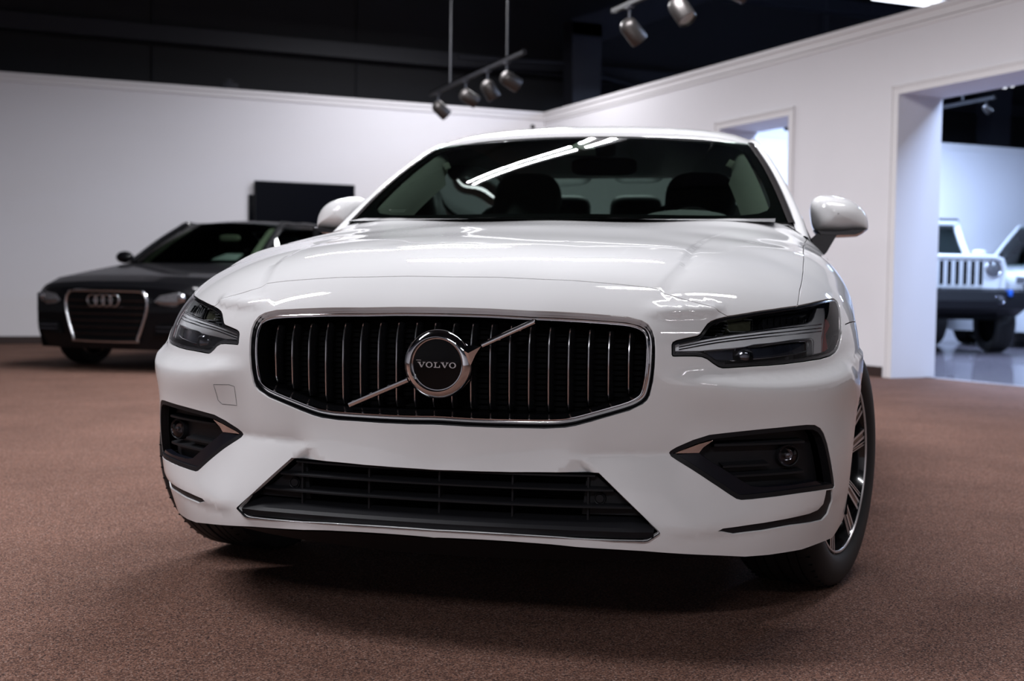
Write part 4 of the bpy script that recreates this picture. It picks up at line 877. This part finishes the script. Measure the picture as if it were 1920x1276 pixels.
track(7.41, 10.03, (7.82, 9.40), 'black light track with four spots hanging in front of the back wall')
track(3.10, 5.68, (3.6, 5.2), 'black light track nearest the camera at the top edge')
for y, d, lab in ((9.78, (.72, .0, -.62), 'lowest spotlight at the left end of the far track'), (8.92, (.78, -.1, -.45), 'second spotlight from the left on the far track'),
                  (8.31, (.50, -.1, -.80), 'third spotlight from the left on the far track'), (7.82, (.80, -.0, -.42), 'rightmost spotlight on the far track')):
    head(None, y, d, lab, 'spotlights on the tracks')
for y, d, lab in ((5.42, (.62, .05, -.62), 'leftmost spotlight on the near track at the top edge'), (4.71, (.22, -.55, -.75), 'middle spotlight on the near track pointing down'), (4.09, (.85, -.1, -.30), 'rightmost spotlight on the near track, cut off by the top edge')):
    head(None, y, d, lab, 'spotlights on the tracks')
track(7.42, 9.0, (7.9,), 'short light track in the room behind the wide opening', 8.65)
head(None, 7.55, (.5, -.3, -.7), 'single small spotlight seen through the wide opening', 'spotlights on the tracks', x=8.65, sc=.5)
# ---------------------------------------------------------------- small things on the walls
t = empty('wall_screen', (2.79, YB, 1.83), 0, 'large flat black television on the white back wall above the black car', 'television')
MB().box(-.70, .70, -.075, -.03, -.40, .39, bev=.004).build('casing', M['black_matt'], t); MB().box(-.688, .688, -.079, -.074, -.385, .378).build('display', M['screen'], t); MB().box(-.25, .25, -.03, 0, -.2, .2).build('wall_bracket', M['steel'], t)
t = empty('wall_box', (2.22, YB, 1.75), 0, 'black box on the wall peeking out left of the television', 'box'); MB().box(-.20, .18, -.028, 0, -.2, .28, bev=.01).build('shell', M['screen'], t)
t = empty('clear_fitting', (2.74, YB+.03, H+.035), 0, 'small glinting clear fitting lying on top of the back wall', 'fitting'); MB().box(-.11, .11, -.03, .03, 0, .035, bev=.012).build('cover', M['lens2'], t); MB().box(-.09, .09, -.018, .018, .0, .012).build('base', M['chrome'], t)
t = empty('wall_sensor', (6.215, YB, 3.215), 0, 'tiny black round sensor high on the wall near the corner', 'sensor'); MB().lathe([(0, -.05), (.018, -.046), (.030, -.03), (.033, 0)], 20, 'y').build('dome', M['black_gloss'], t); MB().lathe([(.036, -.006), (.036, 0)], 20, 'y').build('base', M['black_matt'], t)
t = empty('junction_box', (1.77, YB+.06, H+.035), 0, 'small black box standing on the back wall top', 'box'); MB().box(-.11, .11, -.04, .04, 0, .09, bev=.008).build('case', M['deck'], t); MB().box(-.04, .04, -.02, .02, .09, .14).build('gland', M['deck'], t)
t = empty('exit_light', (10.56, YB+.05, H+.035), 0, 'small white fitting on the wall top seen through the small opening', 'lamp'); MB().box(-.12, .12, -.04, .04, 0, .05, bev=.01).build('body', M['fixture'], t); MB().box(-.06, .06, -.03, .03, .05, .075, bev=.01).build('cap', M['fixture'], t)
# ---------------------------------------------------------------- the parked cars behind
M['black_paint'] = newmat('black_car_paint', (.004, .004, .005), rough=.5, spec=.05, coat=.35, noise=.1, nscale=4)
M['white_paint2'] = newmat('annex_white_paint', (.72, .74, .76), rough=.35, coat=.8, noise=.015)
M['far_glass'] = newmat('dark_car_glass', (.012, .016, .016), rough=.06, coat=1, noise=.2, nscale=3)
M['chrome2'] = newmat('satin_chrome', (.6, .6, .62), rough=.2, metal=1, noise=.03)
M['far_lens'] = newmat('smoked_lamp', (.12, .12, .13), rough=.12, coat=1, noise=.4, nscale=25)
M['blue'] = newmat('blue_tow_hook', (.02, .12, .55), rough=.4, noise=.05)
M['cream'] = newmat('cream_lining', (.42, .44, .30), rough=.8, noise=.05)
def saloon(root, paint, zs=1.0, hoodz=(.735, .775, .835, .905, .965), beltz=.97, roofz=1.42, L_=4.95, xs_=1.0, nose=.09):
    def st_(y, hz, x0):
        k = hz
        return y, [(x0*.93, .20*zs), (x0*.975, .36*zs), (x0, .54*zs), (x0*.985, hz-.13), (x0*.93, hz-.055), (x0*.83, hz-.022), (x0*.45, hz-.004), (0, hz)]
    S_ = [st_(.05, hoodz[0], .80*xs_), st_(.15, hoodz[1], .87*xs_), st_(.38, hoodz[2], .925*xs_), st_(.87, hoodz[3], .945*xs_), st_(1.28, hoodz[4], .945*xs_)]
    for y in np.linspace(1.5, L_-.7, 14): S_.append(st_(y, beltz+.02, .945*xs_))
    S_ += [st_(L_-.3, beltz, .93*xs_), st_(L_-.05, beltz-.04, .86*xs_), st_(L_, beltz-.2, .80*xs_)]
    ys = [a for a, b in S_]; Y = sorted(set(list(np.linspace(.05, L_, 70))+ys)); rows = []
    arr = np.array([b for a, b in S_])
    for y in Y:
        sec = np.stack([[np.interp(y, ys, arr[:, i, j]) for j in (0, 1)] for i in range(8)]); zl = sec[0][1]
        for wy in (.90, L_-1.12):
            if abs(y-wy) < .37*zs: zl = max(zl, .34*zs+math.sqrt((.37*zs)**2-(y-wy)**2))
        row = []
        for i, (x, z) in enumerate(crspline(list(sec), 3)):
            z = max(z, zl+i*.0005); row.append((x, y, z))
        rows.append(row+[(-a, b, c) for a, b, c in row[::-1][1:]])
    MB().grid(rows).build('body_shell', paint, root, smooth=50)
    # front fascia, bowed
    fr = []
    for t in np.linspace(-1, 1, 33):
        x = t*.80*xs_; zt = hoodz[0]-.03*abs(t)**3-.06*max(0, abs(t)-.8)/.2*.6; row = []
        for k in np.linspace(0, 1, 12):
            z = .20*zs+(zt-.20*zs)*k; y = .05-nose*(1-abs(t)**2.4)*(1-.55*max(0, k-.7)/.3)+.04*(1-k)**3; row.append((x*(.95+.05*min(1, k*3)), y, z))
        fr.append(row)
    MB().grid(fr).build('front_bumper', paint, root, smooth=50)
    MB().box(-.80*xs_, .80*xs_, .3, L_-.1, .19*zs, .30*zs).build('underbody', M['black_deep'], root)
    # glasshouse
    wb, wt, xb, xt = 1.22, 1.98, .72*xs_, .56*xs_
    def wp(s, t): return Vector((s*(xb+(xt-xb)*t), wb+(wt-wb)*t+(.14*s*s)*(1-.3*t), beltz+(roofz-.05-beltz)*t-.015*s*s*t+.02*math.sin(PI*t)))
    MB().grid([[wp(s, t) for t in np.linspace(0, 1, 8)] for s in np.linspace(-1, 1, 15)]).build('windscreen', M['glass_dark'], root, smooth=60)
    rf = []; yr = L_-1.55
    for y in np.linspace(wt, yr, 12):
        zc = roofz-.05*((y-(wt+.65))/(yr-wt-.65 if y > wt+.65 else .65))**2
        rf.append([(s*xt*1.02, y+.10*s*s*(1-sstep(y, wt, wt+.8)), zc-.045*s*s) for s in np.linspace(-1, 1, 13)])
    MB().grid(rf).build('roof', paint, root, smooth=60)
    MB().grid([[(s*xt, yr, roofz-.055), (s*.64*xs_, L_-.75, beltz+.03)] for s in np.linspace(-1, 1, 7)]).build('rear_window', M['far_glass'], root)
    for sg in (-1, 1):
        a = [wp(sg, t)+Vector((sg*.005, .0, .006)) for t in np.linspace(0, 1, 8)]+[Vector((sg*xt*1.02, y, roofz-.05*((y-(wt+.65))/(yr-wt-.65 if y > wt+.65 else .65))**2-.050)) for y in np.linspace(wt+.3, yr, 8)]+[Vector((sg*.66*xs_, L_-.95, beltz+.13)), Vector((sg*.72*xs_, L_-.75, beltz+.02))]
        a = [Vector(p) for p in crspline(a, 2)]
        MB().tube(a, .026, 8).build('pillar', paint, root)
        q = a[2:]; MB().grid([[p, Vector((sg*(abs(p.x)*.45+.86*xs_*.55), p.y, (p.z+beltz)/2)), Vector((sg*.865*xs_, p.y, beltz-.01))] for p in q]).build('side_window', M['glass_dark'], root, smooth=60)
        o = [Vector(p)+Vector((sg*.02, .0, -.03)) for p in q[:22:2]]; MB().tube(o, .009, 6).build('window_trim', M['chrome2'], root)
        MB().box(min(sg*.70*xs_, sg*.72*xs_), max(sg*.70*xs_, sg*.72*xs_), 2.50, 2.60, beltz, roofz-.08).build('centre_post', M['black_deep'], root)
        mb = MB(); rows = []
        for i in range(11):
            f = -PI/2+PI*i/10; rows.append([(sg*(1.0*xs_+.10*math.cos(f)*math.cos(a_)), 1.62+.07*math.cos(f)*math.sin(a_), beltz+.055+.065*math.sin(f)) for a_ in np.linspace(0, 2*PI, 17)])
        mb.grid(rows); mo = mb.build('door_mirror', paint, root, smooth=60); MB().box(min(sg*.84*xs_, sg*.95*xs_), max(sg*.84*xs_, sg*.95*xs_), 1.60, 1.66, beltz-.01, beltz+.03).build('mirror_arm', M['black_matt'], mo)
    for x in (-.37, .37):
        sb = rbox('seat_back', (x*xs_, 2.55, beltz-.14), .24, .09, .30, .5, M['dark_cloth'], root, tilt=-.25); rbox('head_rest', (x*xs_, 2.60, beltz+.22), .12, .05, .10, .55, M['dark_cloth'], sb)
    return wp
def camloc(px, py, depth):         # (only used as numbers below)
    pass
# black saloon, left
black = empty('saloon_car', (-.12, 8.95, 0), math.radians(-41), 'black saloon with chrome-framed grille and four linked rings, parked below the television', 'car')
wp = saloon(black, M['black_paint'], hoodz=(.76, .81, .875, .95, 1.01), beltz=1.015, roofz=1.50, xs_=1.03)
def rring(r, t, c, mat, name, par, n=28, y0=-.012):
    return MB().tube([(c[0]+r*math.cos(a), c[1]+y0, c[2]+r*math.sin(a)) for a in np.linspace(0, 2*PI, n+1)[:-1]], t, 8, closed=True).build(name, mat, par)
hexa = [(-.30, .725), (.30, .725), (.40, .705), (.435, .64), (.425, .52), (.345, .30), (.30, .275), (-.30, .275), (-.345, .30), (-.425, .52), (-.435, .64), (-.40, .705)]
def fy(x, z): t = x/.80; return .05-.09*(1-abs(t)**2.4)
g2 = MB(); g2.tube([(x, fy(x, z)-.012, z) for x, z in [tuple(p) for p in crspline(hexa, 3, closed=True)]], .013, 8, closed=True); gf = g2.build('grille_frame', M['chrome2'], black)
mb = MB(); P = [(x*.985, fy(x, z)-.006, (z-.5)*.985+.5) for x, z in hexa]; mb.v = P+[(0, fy(0, .5)-.004, .5)]; mb.f = [(i, (i+1) % 12, 12) for i in range(12)]; mb.m = [0]*12; mb.build('grille_opening', M['black_deep'], gf)
for z in (.34, .40, .46, .52, .58, .64):
    xm = np.interp(z, (.30, .52, .64), (.33, .41, .42)); MB().tube([(x, fy(x, z)-.014, z) for x in np.linspace(-xm, xm, 13)], .0065, 6).build('slat', M['dark_chrome'], gf)
for k in range(4): rring(.052, .0085, ((k-1.5)*.078, fy((k-1.5)*.078, .64)-.018, .640), M['chrome2'], 'badge_ring', gf)
for sg in (-1, 1):
    mb = MB(); pts = [(.50, .635), (.56, .690), (.70, .715), (.815, .715), (.835, .66), (.80, .61), (.68, .595), (.56, .605)]
    def hy(x): return fy(min(x, .78), .6)-.008+.75*max(0, x-.72)**1.0*.9
    P = [(sg*x, hy(x)-.004, z) for x, z in pts]; cxx = sg*.68; mb.v = P+[(cxx, hy(.68)-.02, .655)]; n = len(P); mb.f = [(i, (i+1) % n, n) for i in range(n)]; mb.m = [0]*n
    hlb = mb.build('headlight', M['far_lens'], black, smooth=60); MB().tube([(sg*x, hy(x)-.02, z) for x, z in ((.53, .635), (.62, .625), (.72, .628), (.80, .66))], .008, 6).build('light_strip', M['chrome2'], hlb)
    MB().lathe([(0, -.03), (.03, -.025), (.04, 0)], 18, 'y', (sg*.74, hy(.74), .67)).build('projector', M['chrome2'], hlb)
    MB().prism([(sg*.50, .33), (sg*.74, .36), (sg*.76, .45), (sg*.54, .44)], fy(.6, .4)-.03, fy(.6, .4)+.04).build('side_intake', M['black_deep'], black)
    for z in (.375, .41): MB().box(min(sg*.53, sg*.74), max(sg*.53, sg*.74), fy(.6, z)-.040, fy(.6, z)-.02, z-.004, z+.004).build('intake_blade', M['dark_chrome'], black)
    rows = [[wp(sg*.90, t)+Vector((0, .03, -.02)), wp(sg*.78, t)+Vector((0, .05, -.03))] for t in np.linspace(.05, .92, 8)]; MB().grid(rows).build('pillar_lining', M['cream'], black)
rbox('interior_mirror', (.05, 1.93, 1.285), .12, .02, .035, .5, M['cream'], black)
mb = MB(); mb.add([wp(.25, .10)+Vector((0, .06, -.02)), wp(.62, .10)+Vector((0, .06, -.02)), wp(.60, .30)+Vector((0, .10, -.05)), wp(.35, .30)+Vector((0, .10, -.05))], [(0, 1, 2, 3)]); mb.add([Vector(v)+Vector((0, .004, -.004)) for v in mb.v[:4]], [(3, 2, 1, 0)])
mb.build('window_card', M['card'], black)
for x, y, s in ((-.86, .80, -1), (.84, .90, 1), (-.80, 3.83, -1), (.80, 3.83, 1)): wheel(x, y, 0, .2, s, False, par=black)
# white off-roader beyond the wide opening
jp = empty('offroad_car', (10.98, 10.45, 0), math.radians(-18.5), 'boxy white off-roader with a seven-slot grille behind the wide opening', 'car')
wp_ = M['white_paint2']
mb = MB(); mb.grid([[(x*a, y, z) for x, z in ((-.60, .80), (-.62, 1.0), (-.60, 1.16), (-.56, 1.22), (-.3, 1.26), (0, 1.27), (.3, 1.26), (.56, 1.22), (.60, 1.16), (.62, 1.0), (.60, .80))] for y, a in ((.10, 1.0), (.6, 1.06), (1.25, 1.12))]); mb.build('bonnet', wp_, jp, smooth=40)
slots = []
out = [(-.62, .86), (-.635, 1.12), (-.60, 1.235), (-.50, 1.27), (.50, 1.27), (.60, 1.235), (.635, 1.12), (.62, .86)]
pan = MB().prism(out, 0.02, .14).build('front_panel', wp_, jp, smooth=30)
MB().tube([(x, .0, z) for x, z in out], .03, 8).build('panel_edge', wp_, pan)
for k in range(7):
    x = (k-3)*.106; mb = MB(); pts = [(x+.036*math.cos(a), 1.195+.036*math.sin(a)) for a in np.linspace(0, PI, 8)]+[(x+.036*math.cos(a), .925+.036*math.sin(a)) for a in np.linspace(PI, 2*PI, 8)]
    mb.prism(pts, .012, .03); sl = mb.build('grille_slot', M['black_deep'], pan); 
    MB().tube([(a, .006, b) for a, b in pts], .007, 6, closed=True).build('slot_rim', wp_, sl)
for sg in (-1, 1):
    MB().lathe([(0, -.035), (.05, -.03), (.085, -.012), (.095, 0), (.105, .0), (.11, .02)], 28, 'y', (sg*.485, .02, 1.115)).build('headlight', M['far_lens'], jp)
    rring(.102, .012, (sg*.485, .01, 1.115), M['chrome2'], 'lamp_ring', jp)
    mb = MB(); P = crspline([(.02, .86), (.0, 1.0), (.12, 1.10), (.45, 1.13), (.85, 1.11), (1.05, .95), (1.10, .75)], 4)
    mb.grid([[(sg*.60, p[0]+.10, p[1]), (sg*.90, p[0]+.10, p[1]-.01), (sg*.94, p[0]+.10, p[1]-.05), (sg*.94, p[0]+.10, p[1]-.12)] for p in P]); mb.build('wing_flare', wp_, jp, smooth=50)
    MB().box(min(sg*.80, sg*.93), max(sg*.80, sg*.93), -.0, .02, .93, 1.02, bev=.01).build('indicator', M['far_lens'], jp)
    MB().box(min(sg*.66, sg*.76), max(sg*.66, sg*.76), 1.25, 3.4, .55, 1.26).build('body_tub', wp_, jp)
    MB().box(min(sg*.62, sg*.67), max(sg*.62, sg*.67), -.20, -.05, .76, .85, bev=.015).build('tow_hook', M['blue'], jp)
    a = [(sg*.72, 1.25, 1.20), (sg*.66, 1.42, 1.50), (sg*.62, 1.58, 1.80)]; MB().tube(a, .045, 8).build('screen_pillar', wp_, jp)
    rbox('door_mirror', (sg*.93, 1.45, 1.33), .10, .05, .085, .5, wp_, jp)
    MB().grid([[(sg*.73, 1.35, 1.25), (sg*.64, 1.60, 1.78)], [(sg*.74, 3.35, 1.25), (sg*.64, 3.35, 1.78)]]).build('side_window', M['far_glass'], jp)
    MB().lathe([(0, -.02), (.05, -.015), (.06, .02)], 18, 'y', (sg*.50, -.18, .72)).build('fog_lamp', M['far_lens'], jp)
    rring(.062, .008, (sg*.50, -.18, .72), M['dark_chrome'], 'fog_ring', jp)
jp.scale = (1.04, 1.0, 1.045)
MB().box(-.80, .80, 3.2, 3.4, .55, 1.26).build('tailgate', wp_, jp)
MB().grid([[(s*.70, 1.27+.04*s*s, 1.26), (s*.60, 1.56+.03*s*s, 1.79)] for s in np.linspace(-1, 1, 9)]).build('windscreen', M['far_glass'], jp)
MB().box(-.66, .66, 1.52, 3.38, 1.79, 1.86, bev=.03).build('roof', M['black_matt'], jp)
MB().box(-.64, .64, 1.50, 1.60, 1.76, 1.82, bev=.02).build('screen_header', wp_, jp)
mb = MB(); mb.grid([[(x, y+.16*abs(x/.92)**3, z) for y, z in ((-.05, .86), (-.20, .82), (-.23, .70), (-.20, .60), (.05, .50))] for x in np.linspace(-.92, .92, 21)]); mb.build('bumper', M['black_matt'], jp, smooth=30)
MB().box(-.55, .55, .0, .3, .45, .65).build('skid_plate', M['black_deep'], jp); MB().box(-.74, .74, .3, 3.35, .45, .62).build('chassis', M['black_deep'], jp)
for sg in (-1, 1): 
    wheel(sg*.80, .62, 0, .3, sg, False, par=jp, scale=1.22, wide=1.15); wheel(sg*.80, 2.85, 0, .3, sg, False, par=jp, scale=1.22, wide=1.15)
# white estate behind it at the right edge
sv = empty('estate_car', (13.18, 11.98, 0), math.radians(-67), 'white crossover at the right edge, half hidden behind the boxy off-roader', 'car')
wp2 = saloon(sv, M['white_paint2'], zs=1.12, hoodz=(1.0, 1.04, 1.08, 1.12, 1.15), beltz=1.17, roofz=1.84, L_=4.5, xs_=1.0)
sv.scale = (1.1, 1.1, 1.12)
for sg in (-1, 1):
    mb = MB(); pts = [(.42, .90), (.62, .985), (.84, .99), (.85, .90), (.76, .82), (.55, .83)]
    P = [(sg*x, fy(min(x, .78), 0)-.012+.6*max(0, x-.72), z) for x, z in pts]; n = len(P); mb.v = P+[(sg*.68, fy(.68, 0)-.03, .90)]; mb.f = [(i, (i+1) % n, n) for i in range(n)]; mb.m = [0]*n; mb.build('headlight', M['far_lens'], sv, smooth=60)
    MB().box(min(sg*.60, sg*.76), max(sg*.60, sg*.76), -.04, .04, .40, .56, bev=.02).build('fog_recess', M['black_deep'], sv)
MB().prism([(-.40, .62), (.40, .62), (.45, .88), (-.45, .88)], -.065, .02).build('grille', M['black_deep'], sv)
for z in (.68, .75, .82): MB().box(-.41, .41, -.078, -.06, z-.01, z+.01).build('grille_bar', M['chrome2'], sv)
for sg in (-1, 1):
    wheel(sg*.80, .90, 0, .3, sg, False, par=sv, scale=1.08); wheel(sg*.80, 3.38, 0, .3, sg, False, par=sv, scale=1.08)
